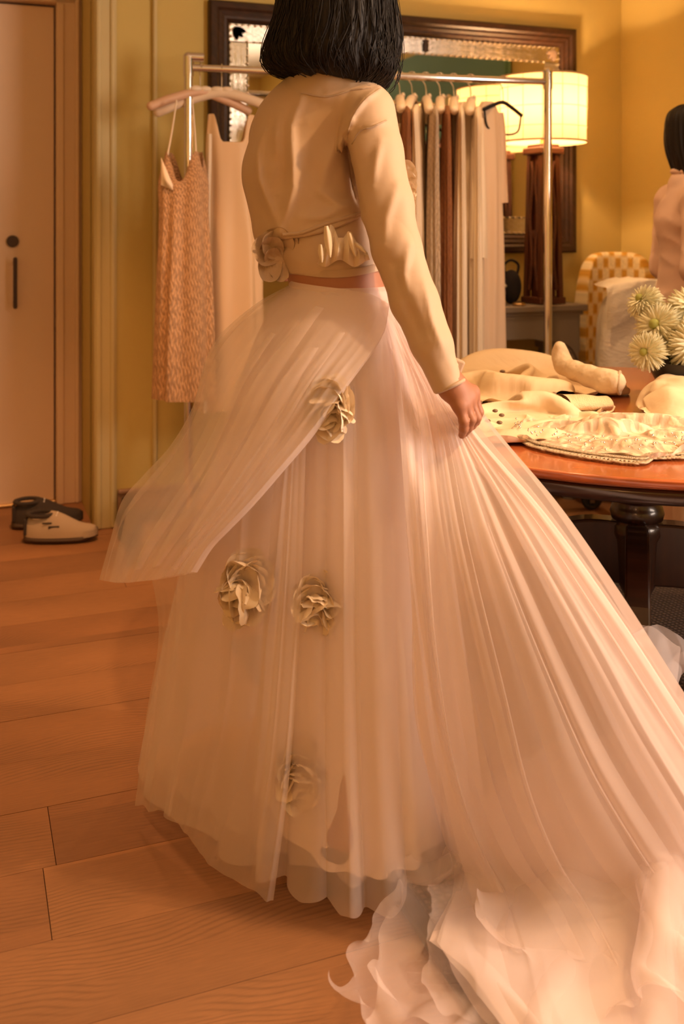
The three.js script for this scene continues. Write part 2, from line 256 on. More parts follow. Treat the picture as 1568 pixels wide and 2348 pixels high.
// step to the set-back door wall
{
  const w = struct('wall_return', room(UC, 0, 0), TURN, 'narrow shaded return of the wall beside the door');
  part('wall_face', box(0.12, HC, -SET - 0.001, 0.06, HC / 2, SET / 2 - 0.06), M.wall, w);
}
// door wall in three pieces round the door opening
const DU1 = -2.575, DU0 = -3.5, DH = 2.13;   // opening
{
  const w = struct('wall_door', room(0, 0, SET), TURN, 'pale wall with the flush door');
  part('wall_face', box(UC - DU1 + 0.1, HC, 0.12, (UC + DU1 + 0.1) / 2, HC / 2, -0.06), M.paint, w);
  part('wall_face', box(DU0 - U0 + 0.12, HC, 0.12, (DU0 + U0 - 0.12) / 2, HC / 2, -0.06), M.paint, w);
  part('wall_face', box(DU1 - DU0, HC - DH, 0.12, (DU1 + DU0) / 2, (HC + DH) / 2, -0.06), M.paint, w);
}
wallAt('wall_left', U0, V1 + 0.12, U0, SET - 0.12, HC, 0.12, 'ochre wall on the left');
wallAt('wall_front', 0.12, V1, U0 - 0.12, V1, HC, 0.12, 'ochre wall facing the mirror');
{ // right wall with an unseen window, placed to light the bride from the right
  const W0 = 3.15, W1 = 4.75, Y0 = 0.75, Y1 = 2.3;
  const w = struct('wall_right', room(0, 0, 0), TURN - Math.PI / 2, 'ochre yellow wall on the right');   // local x runs along v
  const th = 0.12, put = (x0, x1, y0, y1) => part('wall_face', box(x1 - x0, y1 - y0, th, (x0 + x1) / 2, (y0 + y1) / 2, -th / 2), M.wall, w);
  put(0, W0, 0, HC); put(W1, V1 + 0.12, 0, HC); put(W0, W1, 0, Y0); put(W0, W1, Y1, HC);
  const win = struct('window_unseen_1', room(0, 0, (W0 + W1) / 2), TURN - Math.PI / 2, 'tall window in the right wall, out of view, lighting the bride from the right');
  const ww = W1 - W0, hh = Y1 - Y0, fr = [];
  for (const x of [-ww / 2 + 0.03, 0, ww / 2 - 0.03]) fr.push(rbox(0.06, hh, 0.07, 0.008, x, (Y0 + Y1) / 2, -0.04));
  for (const y of [Y0 + 0.03, (Y0 + Y1) / 2, Y1 - 0.03]) fr.push(rbox(ww, 0.06, 0.07, 0.008, 0, y, -0.04));
  part('window_frame', fr, M.paint, win);
  part('window_sill', rbox(ww + 0.2, 0.04, 0.18, 0.01, 0, Y0 - 0.02, 0.03), M.paint, win);
  part('window_pane', box(ww, hh, 0.006, 0, (Y0 + Y1) / 2, -0.09), std({ color: lin(0.8, 0.8, 0.8), roughness: 0.6, emissive: DAY, emissiveIntensity: 1.2 }), win);
  const L = new THREE.RectAreaLight(DAY, 19.5, ww - 0.1, hh - 0.1); L.name = 'unseen_window_daylight'; L.position.copy(room(-0.09, (Y0 + Y1) / 2, (W0 + W1) / 2)); L.lookAt(room(-3, (Y0 + Y1) / 2, (W0 + W1) / 2)); scene.add(L);
}
{ const c = struct('ceiling', CORNER, TURN, 'plain pale ceiling'); part('ceiling_slab', box(-U0 + 0.4, 0.1, V1 - SET + 0.4, U0 / 2, HC + 0.05, (V1 + SET) / 2), M.ceiling, c); }
// door, casing, handle
{
  const door = struct('door_1', room((DU0 + DU1) / 2, 0, SET), TURN, 'flush pale painted door with a pull handle');
  const w = DU1 - DU0;
  part('door_leaf', rbox(w - 0.012, DH - 0.02, 0.045, 0.004, 0, DH / 2, -0.045), M.paint, door);
  part('threshold', rbox(w, 0.012, 0.12, 0.004, 0, 0.008, -0.06), M.brass, door);
  const hx = w / 2 - 0.175;
  part('lock_cylinder', new THREE.CylinderGeometry(0.024, 0.026, 0.014, 28).rotateX(Math.PI / 2).translate(hx, 1.118, -0.016), M.bronze, door, 'round dark lock rose');
  const pull = part('pull_handle', new THREE.CapsuleGeometry(0.0085, 0.2, 6, 12).translate(hx + 0.008, 0.945, 0.03), M.bronze, door, 'dark vertical bar handle');
  part('handle_mount', [new THREE.CylinderGeometry(0.007, 0.007, 0.055, 12).rotateX(Math.PI / 2).translate(hx + 0.008, 1.03, 0.003), new THREE.CylinderGeometry(0.007, 0.007, 0.055, 12).rotateX(Math.PI / 2).translate(hx + 0.008, 0.86, 0.003)], M.bronze, pull);
  const t = struct('trim_1', room((DU0 + DU1) / 2, 0, SET), TURN, 'stepped pale casing round the door');
  const cw = 0.095;
  for (const s of [1, -1]) { part('casing', [rbox(cw, DH + cw, 0.02, 0.004, s * (w / 2 + cw / 2), (DH + cw) / 2, 0.01), rbox(0.03, DH, 0.034, 0.006, s * (w / 2 + 0.016), DH / 2, 0.014), rbox(0.018, DH + cw, 0.03, 0.006, s * (w / 2 + cw - 0.01), (DH + cw) / 2, 0.015)], M.paint, t); }
  part('casing', [rbox(w + 2 * cw, cw, 0.02, 0.004, 0, DH + cw / 2, 0.01), rbox(w, 0.03, 0.034, 0.006, 0, DH + 0.016, 0.014)], M.paint, t);
}
{ // moulded corner casing and the vertical bead on the mirror wall
  const t = struct('trim_2', room(UC, 0, 0), TURN, 'grooved vertical casing at the wall corner');
  part('casing', [rbox(0.086, HC, 0.022, 0.005, 0.043, HC / 2, 0.011), rbox(0.024, HC, 0.036, 0.01, 0.016, HC / 2, 0.014, 3), rbox(0.022, HC, 0.034, 0.01, 0.07, HC / 2, 0.014, 3)], M.trim, t);
  const q = struct('trim_3', room(-2.232, 0, 0), TURN, 'thin vertical moulding on the mirror wall');
  part('moulding', [rbox(0.018, HC - 0.16, 0.024, 0.008, 0, HC / 2 + 0.08, 0.01, 3)], M.trim, q);
}
{
  const b = struct('baseboard_back', room(UC, 0, 0), TURN, 'dark reddish baseboard under the mirror wall');
  const L = -UC; part('board', [box(L - 0.09, 0.13, 0.018, 0.09 + (L - 0.09) / 2, 0.065, 0.009), rbox(L - 0.09, 0.02, 0.026, 0.008, 0.09 + (L - 0.09) / 2, 0.137, 0.012)], M.base, b);
  const c = struct('baseboard_right', room(0, 0, 0), TURN - Math.PI / 2, 'dark reddish baseboard under the right wall');
  part('board', [box(V1 - 0.03, 0.13, 0.018, V1 / 2, 0.065, 0.009), rbox(V1 - 0.03, 0.02, 0.026, 0.008, V1 / 2, 0.137, 0.012)], M.base, c);
}
// ceiling downlights out of view, each placed by what it lights
function downlight(u, v, I, ang, label, col = WARM, tu = u, tv = v) {
  const o = thing('unseen_ceiling_downlight', label, 'downlight', room(u, HC, v), TURN, 'recessed ceiling downlights');
  part('trim_ring', lathe([[0.052, -0.001], [0.068, -0.001], [0.07, -0.006], [0.066, -0.012], [0.05, -0.012], [0.048, -0.004]], 32), M.brass, o);
  part('lamp_disc', new THREE.CylinderGeometry(0.048, 0.048, 0.004, 28).translate(0, -0.004, 0), std({ color: lin(0.9, 0.8, 0.6), emissive: col, emissiveIntensity: 6 }), o);
  const s = new THREE.SpotLight(col, I, 0, ang, 0.5, 2); s.name = 'unseen_downlight_spot'; s.castShadow = true; s.shadow.radius = 2.4; s.position.copy(room(u, HC - 0.03, v)); s.target.position.copy(room(tu, 0, tv)); scene.add(s, s.target);
}
{ const [u, v] = toRoom(1.75, -1.35), [tu, tv] = toRoom(-0.4, -1.8); downlight(u, v, 21, 0.46, 'recessed spotlight near the window, out of view, placed to light the bride and the floor beside her', WARM, tu, tv); }
downlight(-0.76, 2.33, 8, 0.8, 'recessed downlight above the round table, out of view, placed to light it');
downlight(-2.5, 1.0, 13.5, 0.6, 'recessed downlight, out of view, placed to light the floor in front of the door', AMBER, -2.95, 0.85);
downlight(-1.25, 1.15, 5.2, 0.75, 'recessed downlight, out of view, placed to light the clothes rack');
{ // unseen floor lamp behind the camera, placed to light skirt and jacket from the left
  const l = thing('unseen_floor_lamp', 'unseen brass floor lamp behind the camera, lighting the skirt and jacket from the left', 'lamp', room(-3.9, 0, 4.7), 0);
  part('base', lathe([[0, 0], [0.15, 0], [0.15, 0.012], [0.02, 0.03], [0, 0.03]], 32), M.brass, l); part('pole', cyl(0.012, 0.012, 1.3, 0, 0.68, 0, 16), M.brass, l);
  part('lamp_shade', sheet(48, 4, (u, v) => { const a = u * Math.PI * 2, r = lerp(0.17, 0.22, v); return V3(Math.cos(a) * r, lerp(1.68, 1.34, v), Math.sin(a) * r); }, { closed: true }), std({ color: lin(0.92, 0.8, 0.58), roughness: 1, transmission: 0.6, emissive: AMBER, emissiveIntensity: 0.3, specularIntensity: 0 }), l);
  part('bulb', new THREE.SphereGeometry(0.035, 16, 12).translate(0, 1.5, 0), std({ color: lin(1, 0.8, 0.5), emissive: AMBER, emissiveIntensity: 12 }), l);
  const L = new THREE.PointLight(AMBER, 1.2, 0, 2); L.name = 'unseen_floor_lamp_light'; L.castShadow = true; L.shadow.radius = 2; L.position.set(0, 1.5, 0); l.add(L);
}
// colour-block panel on the right wall, seen only in the mirror
{
  const a = thing('wall_artwork', 'large colour-block wall panel reflected in the mirror', 'artwork', room(-0.022, 0, 1.95), TURN - Math.PI / 2);
  part('backing', rbox(1.78, 1.62, 0.03, 0.004, 0, 1.55, 0), M.teal, a);
  const blocks = [[-0.885, 0.885, 1.75, 2.36, M.teal], [-0.885, -0.62, 1.32, 1.75, M.pink], [-0.62, 0.885, 1.32, 1.75, M.pink], [-0.885, -0.62, 0.75, 1.32, M.teal], [-0.62, 0.885, 0.75, 1.32, M.teal]];
  for (const [x0, x1, y0, y1, m] of blocks) part('colour_panel', rbox(x1 - x0 - 0.006, y1 - y0 - 0.006, 0.016, 0.003, (x0 + x1) / 2, (y0 + y1) / 2, 0.018), m, a);
}
// rug
{
  const r = thing('rug', 'dark grey basket-weave rug under the round table', 'rug', room(-1.13, 0, 2.6), TURN);
  const g = rbox(2.2, 0.012, 2.66, 0.006, 0, 0.007, 0); const p = g.attributes.position, uv = g.attributes.uv; for (let i = 0; i < p.count; i++) uv.setXY(i, p.getX(i) / 0.24, p.getZ(i) / 0.24);
  part('weave', g, M.rug, r);
  const fr = []; for (const s of [1, -1]) { fr.push(rbox(0.035, 0.015, 2.68, 0.006, s * 1.1, 0.008, 0), rbox(2.24, 0.015, 0.035, 0.006, 0, 0.008, s * 1.33)); }
  part('binding', fr, M.rubber, r);
}
// ---------------------------------------------------------------- round pedestal table
const TC = [0.735, -2.5], TR = 0.74, TH = 0.73;
{
  const t = thing('pedestal_table', 'round polished mahogany pedestal table covered with garments', 'table', [TC[0], 0, TC[1]]);
  const topG = lathe([[0, TH - 0.022], [0.70, TH - 0.022], [0.725, TH - 0.02], [0.735, TH - 0.012], [0.74, TH - 0.004], [0.737, TH - 0.0005], [0.73, TH], [0.4, TH], [0.0, TH]], 128);
  { const p = topG.attributes.position, uv = topG.attributes.uv; for (let i = 0; i < p.count; i++) uv.setXY(i, p.getX(i) * 0.9, p.getZ(i) * 0.9); }
  part('tabletop', topG, M.mahogany, t);
  part('apron', lathe([[0.66, TH - 0.022], [0.705, TH - 0.024], [0.71, TH - 0.036], [0.70, TH - 0.05], [0.69, TH - 0.058], [0.66, TH - 0.058]], 96), M.darkwood, t, 'dark moulded rim under the tabletop');
  part('bearer', [rbox(0.5, 0.05, 0.34, 0.01, 0, TH - 0.047, 0), lathe([[0.16, TH - 0.07], [0.15, TH - 0.09], [0.075, TH - 0.12], [0.07, TH - 0.135]], 40)], M.darkwood, t);
  part('column', lathe([[0.07, 0.6], [0.062, 0.588], [0.066, 0.57], [0.064, 0.552], [0.056, 0.545], [0.064, 0.53], [0.067, 0.515], [0.06, 0.502], [0.055, 0.497], [0.062, 0.485], [0.066, 0.47], [0.062, 0.455], [0.052, 0.45], [0.06, 0.44], [0.062, 0.42], [0.055, 0.405], [0.05, 0.30], [0.03, 0.26], [0, 0.25]], 48), M.darkwood, t, 'turned ringed column');
  const prof = new THREE.Shape(); prof.moveTo(0.03, 0.44); prof.bezierCurveTo(0.14, 0.455, 0.23, 0.43, 0.285, 0.335); prof.bezierCurveTo(0.34, 0.22, 0.36, 0.10, 0.47, 0.075); prof.lineTo(0.48, 0.03); prof.lineTo(0.43, 0.03); prof.bezierCurveTo(0.31, 0.06, 0.27, 0.17, 0.225, 0.255); prof.bezierCurveTo(0.18, 0.31, 0.1, 0.305, 0.03, 0.30); prof.closePath();
  const legG = new THREE.ExtrudeGeometry(prof, { depth: 0.044, bevelEnabled: true, bevelThickness: 0.006, bevelSize: 0.006, bevelSegments: 2, curveSegments: 16 }).translate(0, 0, -0.022);
  for (let k = 0; k < 4; k++) { const leg = part('leg', legG, M.darkwood, t); leg.rotation.y = -Math.PI / 2 - 0.28 + k * Math.PI / 2; const f = part('brass_caster', [new THREE.SphereGeometry(0.022, 14, 10).translate(0.46, 0.036, 0), cyl(0.016, 0.02, 0.03, 0.46, 0.055, 0, 14)], M.brass, leg); }
}
// ---------------------------------------------------------------- console, lamp, chair
{
  const u0 = -1.62, u1 = -0.42, v0 = 0.03, v1 = 0.34, hT = 0.845;
  const c = thing('console_table', 'weathered grey console table under the mirror', 'console', room((u0 + u1) / 2, 0, (v0 + v1) / 2), TURN);
  const w = u1 - u0, d = v1 - v0;
  part('tabletop', [rbox(w, 0.028, d, 0.006, 0, hT - 0.014, 0), rbox(w - 0.03, 0.018, d - 0.03, 0.004, 0, hT - 0.036, 0)], M.greyPaint, c);
  const s = new THREE.Shape(), a = w / 2 - 0.04; s.moveTo(-a, 0); s.lineTo(a, 0); s.lineTo(a, -0.2); s.quadraticCurveTo(a - 0.03, -0.1, a - 0.16, -0.11); s.quadraticCurveTo(a - 0.2, -0.1, a - 0.23, -0.095); s.lineTo(-a + 0.23, -0.095); s.quadraticCurveTo(-a + 0.2, -0.1, -a + 0.16, -0.11); s.quadraticCurveTo(-a + 0.03, -0.1, -a, -0.2); s.closePath();
  part('apron', new THREE.ExtrudeGeometry(s, { depth: 0.02, bevelEnabled: true, bevelSize: 0.002, bevelThickness: 0.002, bevelSegments: 1 }).translate(0, hT - 0.045, d / 2 - 0.04), M.greyPaint, c);
  const leg = lathe([[0.03, 0.64], [0.034, 0.6], [0.026, 0.585], [0.04, 0.54], [0.043, 0.49], [0.03, 0.44], [0.024, 0.42], [0.03, 0.4], [0.022, 0.2], [0.03, 0.16], [0.038, 0.12], [0.03, 0.06], [0.02, 0.04], [0.03, 0]], 24);
  for (const x of [-1, 1]) for (const z of [-1, 1]) { const l = part('leg', leg, M.greyPaint, c); l.position.set(x * (w / 2 - 0.06), 0, z * (d / 2 - 0.06)); part('leg_block', rbox(0.07, 0.17, 0.07, 0.006, 0, 0.72, 0), M.greyPaint, l); }
  part('lower_shelf', rbox(w - 0.06, 0.025, d - 0.05, 0.006, 0, 0.17, 0), M.greyPaint, c);
}
{ // lamp with carved four-sided base and drum shade
  const pos = room(-0.575, 0.845, 0.225), l = thing('table_lamp', 'lit table lamp with cream drum shade and tall carved wooden base', 'lamp', pos, TURN + 0.1);
  const taper = (b, t, h, y) => { const g = new THREE.CylinderGeometry(t * Math.SQRT1_2 * 2 * 0.5 * 1.0, b * Math.SQRT1_2, h, 4, 1).rotateY(Math.PI / 4); return g.translate(0, y + h / 2, 0); };
  const H = 0.66, panel = [];
  const bw = 0.062, tw = 0.05; // half widths
  const post = (sx, sz) => { const g = box(0.022, H, 0.022, 0, H / 2, 0), p = g.attributes.position; for (let i = 0; i < p.count; i++) { const k = lerp(bw, tw, p.getY(i) / H) - 0.011; p.setXYZ(i, p.getX(i) + sx * k, p.getY(i), p.getZ(i) + sz * k); } g.computeVertexNormals(); return g; };
  part('base_plinth', [rbox(0.14, 0.03, 0.14, 0.005, 0, 0.015, 0), rbox(0.13, 0.03, 0.13, 0.006, 0, H + 0.005, 0), rbox(0.1, 0.016, 0.1, 0.004, 0, H + 0.026, 0)], M.carved, l);
  const body = part('base_body', [post(1, 1), post(1, -1), post(-1, 1), post(-1, -1)], M.carved, l, 'carved reddish wooden column');
  { const g = box(0.07, H, 0.07, 0, H / 2, 0), p = g.attributes.position; for (let i = 0; i < p.count; i++) { const k = lerp(1.06, 0.86, p.getY(i) / H); p.setX(i, p.getX(i) * k); p.setZ(i, p.getZ(i) * k); } g.computeVertexNormals(); part('core', g, M.carved, body); }
  for (const r of [0, 1, 2, 3]) { const f = []; for (const s of [-1, 1]) { f.push(tube([V3(s * 0.03, 0.06, 0.052), V3(s * 0.012, 0.2, 0.051), V3(s * 0.026, 0.38, 0.049), V3(s * 0.01, 0.55, 0.046), V3(s * 0.022, 0.62, 0.044)], 0.009, 30, 8)); }
    f.push(new THREE.SphereGeometry(0.016, 14, 10).scale(1, 1.3, 0.4).translate(0, 0.3, 0.05)); part('carving', merge(f).rotateY(r * Math.PI / 2), M.carved, body); }
  part('neck', [cyl(0.012, 0.014, 0.12, 0, H + 0.09, 0, 16), cyl(0.02, 0.02, 0.05, 0, H + 0.16, 0, 16)], M.brass, l);
  const R = 0.187, y0 = 0.70, y1 = 0.99, shadeM = std({ color: lin(0.9, 0.74, 0.48), roughness: 1, transmission: 0.3, emissive: lin(1, 0.62, 0.22), emissiveIntensity: 0.06, specularIntensity: 0 });
  const shadeG = sheet(96, 6, (u, v) => { const a = u * Math.PI * 2, r = R + 0.004 * (1 - v) * 0 + (v - 0.5) * -0.004; return V3(Math.cos(a) * r, lerp(y1, y0, v), Math.sin(a) * r); }, { closed: true });
  const sh = part('lamp_shade', shadeG, shadeM, l, 'cream drum shade with a fine grid of seams');
  const seam = []; for (const y of [y0 + 0.004, y0 + 0.065, y0 + 0.15, y0 + 0.235, y1 - 0.004]) seam.push(new THREE.TorusGeometry(R + 0.0012, y === y0 + 0.004 || y === y1 - 0.004 ? 0.0045 : 0.0014, 6, 96).rotateX(Math.PI / 2).translate(0, y, 0));
  for (let k = 0; k < 14; k++) { const a = k / 14 * Math.PI * 2; seam.push(rod(V3(Math.cos(a) * (R + 0.0012), y0, Math.sin(a) * (R + 0.0012)), V3(Math.cos(a) * (R + 0.0012), y1, Math.sin(a) * (R + 0.0012)), 0.0014, 6)); }
  part('shade_seam', seam, std({ color: lin(0.62, 0.45, 0.24), roughness: 0.9 }), sh);
  part('bulb', new THREE.SphereGeometry(0.032, 18, 14).translate(0, 0.84, 0), std({ color: lin(1, 0.8, 0.5), emissive: WARM, emissiveIntensity: 12 }), l);
  const L = new THREE.PointLight(WARM, 3.6, 0, 2); L.name = 'table_lamp_light'; L.castShadow = true; L.shadow.radius = 1.6; L.position.set(0, 0.84, 0); l.add(L);
}
{ // checked upholstered chair
  const pos = at(1418, 900, 4.43); pos.y = 0;
  const c = thing('upholstered_chair', 'round-backed chair in yellow and cream checked fabric', 'chair', pos, TURN - 0.55); c.scale.set(0.68, 1, 0.7);
  const chk = dataTex(256, 256, (u, v) => { const a = Math.floor(u * 8), b = Math.floor(v * 8), f = (x) => smooth(0.06, 0.2, Math.min(x % 1, 1 - x % 1)), e = f(u * 8) * f(v * 8), on = (a + b) % 2; const n = 1 + 0.1 * nz(u * 40, v * 40); return (on ? [lerp(220, 200, e) * n, lerp(190, 150, e) * n, lerp(130, 55, e) * n] : [232 * n, 214 * n, 170 * n]); }, true, [1, 1]);
  const fabric = std({ map: chk, roughness: 0.9 });
  const W = 0.26, backTop = 1.065;
  const back = sheet(48, 40, (u, v) => { // barrel back, thick, front to rear round the rim
    const a = (u - 0.5) * 2.1, q = v * 2 - 1, side = q < 0 ? 1 : -1, k = 1 - Math.abs(q); // k: 0 at bottom edges, 1 at the rim
    const topY = 0.40 + (backTop - 0.40) * Math.pow(Math.max(0, 1 - Math.pow(Math.abs(u - 0.5) * 2, 4.5)), 0.35);
    const bulge = Math.sqrt(Math.max(0, 1 - Math.pow(clamp((k - 0.82) / 0.18), 2)));
    const thick = 0.05 * bulge; const y = lerp(0.38, topY, Math.sin(k * Math.PI / 2));
    const R = 0.30 + side * thick * -1; return V3(Math.sin(a) * R * 0.95, y, -Math.cos(a) * R + 0.06);
  });
  { const p = back.attributes.position, uv = back.attributes.uv; for (let i = 0; i < p.count; i++) uv.setXY(i, uv.getX(i) * 1.55, p.getY(i) * 2.4); }
  part('backrest', back, fabric, c);
  const seat = rbox(0.5, 0.14, 0.48, 0.05, 0, 0.40, 0.06, 4); { const p = seat.attributes.position, uv = seat.attributes.uv; for (let i = 0; i < p.count; i++) uv.setXY(i, p.getX(i) * 2.4, (p.getY(i) + p.getZ(i)) * 2.4); }
  part('seat', seat, fabric, c);
  part('seat_skirt', (() => { const g = sheet(80, 10, (u, v) => { const a = u * Math.PI * 2, s = 0.235 + 0.006 * Math.sin(a * 20) * v; const cx = Math.cos(a), sz = Math.sin(a), m = Math.pow(Math.pow(Math.abs(cx), 6) + Math.pow(Math.abs(sz), 6), -1 / 6); return V3(cx * m * s, lerp(0.36, 0.12, v), sz * m * s + 0.06); }, { closed: true, us: 3, vs: 0.6 }); return g; })(), fabric, c);
  for (const x of [-1, 1]) for (const z of [-1, 1]) part('leg', cyl(0.018, 0.012, 0.15, x * 0.19, 0.075, z * 0.19 + 0.06, 12), M.darkwood, c);
  // white garment bag slumped on the seat
  const bp = at(1450, 900, 4.3); bp.y = 0.472;
  const b = thing('garment_bag', 'crumpled white garment bag slumped on the checked chair', 'bag', [bp.x, bp.y, bp.z], TURN - 0.3); b.scale.set(1.3, 1.42, 1.1);
  const bag = (seed, w, h, d, y) => sheet(56, 36, (u, v) => { const a = u * Math.PI * 2, q = v * 2 - 1, k = Math.pow(Math.max(0, 1 - Math.pow(Math.abs(q), 5)), 0.4), n = 1 + 0.1 * fbm(Math.cos(a) * 1.6 + seed, q * 2, Math.sin(a) * 1.6, 3); const cx = Math.cos(a), sz = Math.sin(a), m = Math.pow(Math.pow(Math.abs(cx), 3.2) + Math.pow(Math.abs(sz), 3.2), -1 / 3.2); return V3(cx * m * w * k * n + 0.03 * q * (seed % 2 - 0.5), y + q * h, sz * m * d * k * n); }, { closed: true });
  part('bag_body', bag(3, 0.115, 0.155, 0.08, 0.16), M.paper, b);
  part('bag_flap', (() => sheet(40, 30, (u, v) => { const x = lerp(-0.115, 0.12, u), s = v, top = 0.325 + 0.02 * Math.sin(u * 3), y = s < 0.35 ? top - 0.01 * s : top - (s - 0.35) * lerp(0.2, 0.12, u), z = s < 0.35 ? lerp(-0.07, 0.085, s / 0.35) : 0.09 + 0.02 * Math.sin((s - 0.35) * 4); return V3(x + 0.02 * fbm(u * 3, v * 3, 1), y + 0.012 * fbm(u * 4, v * 4, 4), z + 0.02 * fbm(u * 3, v * 3, 8)); }))(), M.paper, b);
}
// small things on the console
{
  const p = room(-0.86, 0.845, 0.22), s = thing('strappy_shoe', 'dark plum shoe with white ankle strap on the grey console', 'shoe', p, TURN - 2.95);
  part('sole', sheet(30, 8, (u, v) => { const x = lerp(-0.11, 0.11, u), w = 0.034 * Math.pow(Math.sin(Math.PI * clamp(u * 0.94 + 0.03)), 0.5), a = v * Math.PI * 2, y = 0.012 + 0.04 * smooth(0.55, 0.0, u); return V3(x, y + Math.sin(a) * 0.009, Math.cos(a) * w); }, {}), M.plum, s);
  part('toe_upper', sheet(20, 14, (u, v) => { const x = lerp(0.0, 0.112, u), a = v * Math.PI, w = 0.036 * Math.pow(1 - u * u, 0.5); return V3(x, 0.014 + Math.sin(a) * (0.05 * (1 - u * 0.6)), Math.cos(a) * w); }), M.plum, s);
  part('heel_counter', sheet(20, 12, (u, v) => { const a = lerp(0.6, 2 * Math.PI - 0.6, u); return V3(-0.075 - Math.cos(a) * -0.035, lerp(0.04, 0.105, v), Math.sin(a) * 0.032); }), M.plum, s);
  part('heel', cyl(0.012, 0.008, 0.05, -0.1, 0.025, 0, 12), M.plum, s);
  part('ankle_strap', tube([V3(-0.1, 0.02, 0.03), V3(-0.085, 0.06, 0.036), V3(-0.02, 0.1, 0.03), V3(0.0, 0.13, 0), V3(-0.02, 0.1, -0.03), V3(-0.09, 0.08, -0.03)], 0.007, 40, 8), M.white, s, 'white strap');
  part('buckle', new THREE.SphereGeometry(0.011, 12, 10).translate(0.0, 0.138, 0.004), M.orange, s, 'small orange ornament');
  const q = room(-0.72, 0.845, 0.2), g = thing('clutch_bag', 'rounded black bag standing beside the lamp base', 'bag', q, TURN);
  part('bag_body', sheet(40, 24, (u, v) => { const a = u * Math.PI * 2, b = v * Math.PI; return V3(Math.cos(a) * Math.sin(b) * 0.045, 0.075 + Math.cos(b) * 0.075, Math.sin(a) * Math.sin(b) * 0.04); }, { closed: true }), M.blackVelvet, g);
  part('handle', tube([V3(-0.03, 0.13, 0), V3(-0.035, 0.17, 0), V3(0, 0.19, 0), V3(0.035, 0.17, 0), V3(0.03, 0.13, 0)], 0.006, 24, 8), M.blackVelvet, g);
  const k = room(-0.735, 0.845, 0.29); single('gold_compact', 'small gilded compact lying by the lamp base', 'compact', lathe([[0, 0], [0.026, 0], [0.028, 0.006], [0.026, 0.012], [0, 0.014]], 24), M.brass, k);
}
// ---------------------------------------------------------------- mirror
{
  const uc = -1.145, W = 1.742, yb = 1.06, yt = 2.10, H = yt - yb, F = 0.085;
  const m = thing('wall_mirror', 'large dark wood framed mirror with beaded glass border', 'mirror', room(uc, (yb + yt) / 2, 0.002), TURN);
  const prof = [[0, 0.0], [0, 0.03], [0.008, 0.038], [0.03, 0.042], [0.04, 0.034], [0.05, 0.036], [0.062, 0.03], [0.072, 0.03], [0.08, 0.02], [F, 0.012], [F, 0.0]]; // inset from the outer edge, height
  const bar = (L, isH, s) => { const g = sheet(1, prof.length - 1, (u, v) => { const [i, h] = prof[Math.round(v * (prof.length - 1))], half = L / 2 - i, t = (u * 2 - 1) * half; return isH ? V3(t, s * (H / 2 - i), h) : V3(s * (W / 2 - i), t, h); }); return g.toNonIndexed(); };
  for (const [L, h, s] of [[W, true, 1], [W, true, -1], [H, false, 1], [H, false, -1]]) { const g = bar(L, h, s); g.computeVertexNormals(); part('frame_rail', g, M.frame, m); }
  const iw = W - 2 * F, ih = H - 2 * F, B = 0.078;
  part('backing_board', box(W - 0.04, H - 0.04, 0.006, 0, 0, 0.004), M.black, m);
  part('mirror_glass', rbox(iw - 2 * B, ih - 2 * B, 0.008, 0.003, 0, 0, 0.016), M.mirror, m, 'clear mirror glass');
  for (const [w, h, x, y] of [[iw, B - 0.004, 0, ih / 2 - B / 2], [iw, B - 0.004, 0, -ih / 2 + B / 2], [B - 0.004, ih - 2 * B, iw / 2 - B / 2, 0], [B - 0.004, ih - 2 * B, -iw / 2 + B / 2, 0]]) part('border_pane', rbox(w, h, 0.006, 0.002, x, y, 0.013), M.antique, m, 'speckled antique border glass');
  const bead = new THREE.SphereGeometry(0.0055, 8, 6), bl = [];
  const row = (w, h, st) => { for (let x = -w / 2; x <= w / 2 + 1e-6; x += st) for (const s of [1, -1]) bl.push(bead.clone().translate(x, s * h / 2, 0.022)); for (let y = -h / 2; y <= h / 2; y += st) for (const s of [1, -1]) bl.push(bead.clone().translate(s * w / 2, y, 0.022)); };
  row(iw - 0.014, ih - 0.014, 0.026); row(iw - 2 * B + 0.004, ih - 2 * B + 0.004, 0.03);
  part('bead_row', bl, M.bead, m, 'rows of glass beads', 'stuff');
  for (const sx of [1, -1]) for (const sy of [1, -1]) { const lf = []; for (let k = 0; k < 3; k++) { const a = (k - 1) * 0.5; lf.push(new THREE.SphereGeometry(0.024, 14, 8).scale(1.1, 0.42, 0.12).translate(0.026, 0, 0).rotateZ(a + 0.78)); } part('corner_leaf', merge(lf).scale(sx * -1, sy * -1, 1).translate(sx * (iw / 2 - 0.02), sy * (ih / 2 - 0.02), 0.022), M.leafDark, m, 'dark leaf ornament'); }
  for (const s of [1, -1]) part('centre_ornament', merge([new THREE.SphereGeometry(0.014, 12, 8).scale(1, 1.5, 0.3), new THREE.SphereGeometry(0.01, 12, 8).scale(1.6, 0.7, 0.3).translate(0, -0.02, 0), new THREE.SphereGeometry(0.01, 12, 8).scale(1.6, 0.7, 0.3).translate(0, 0.02, 0)]).translate(-0.1 + 0.2, s * (ih / 2 - B / 2), 0.022), M.frame, m);
}
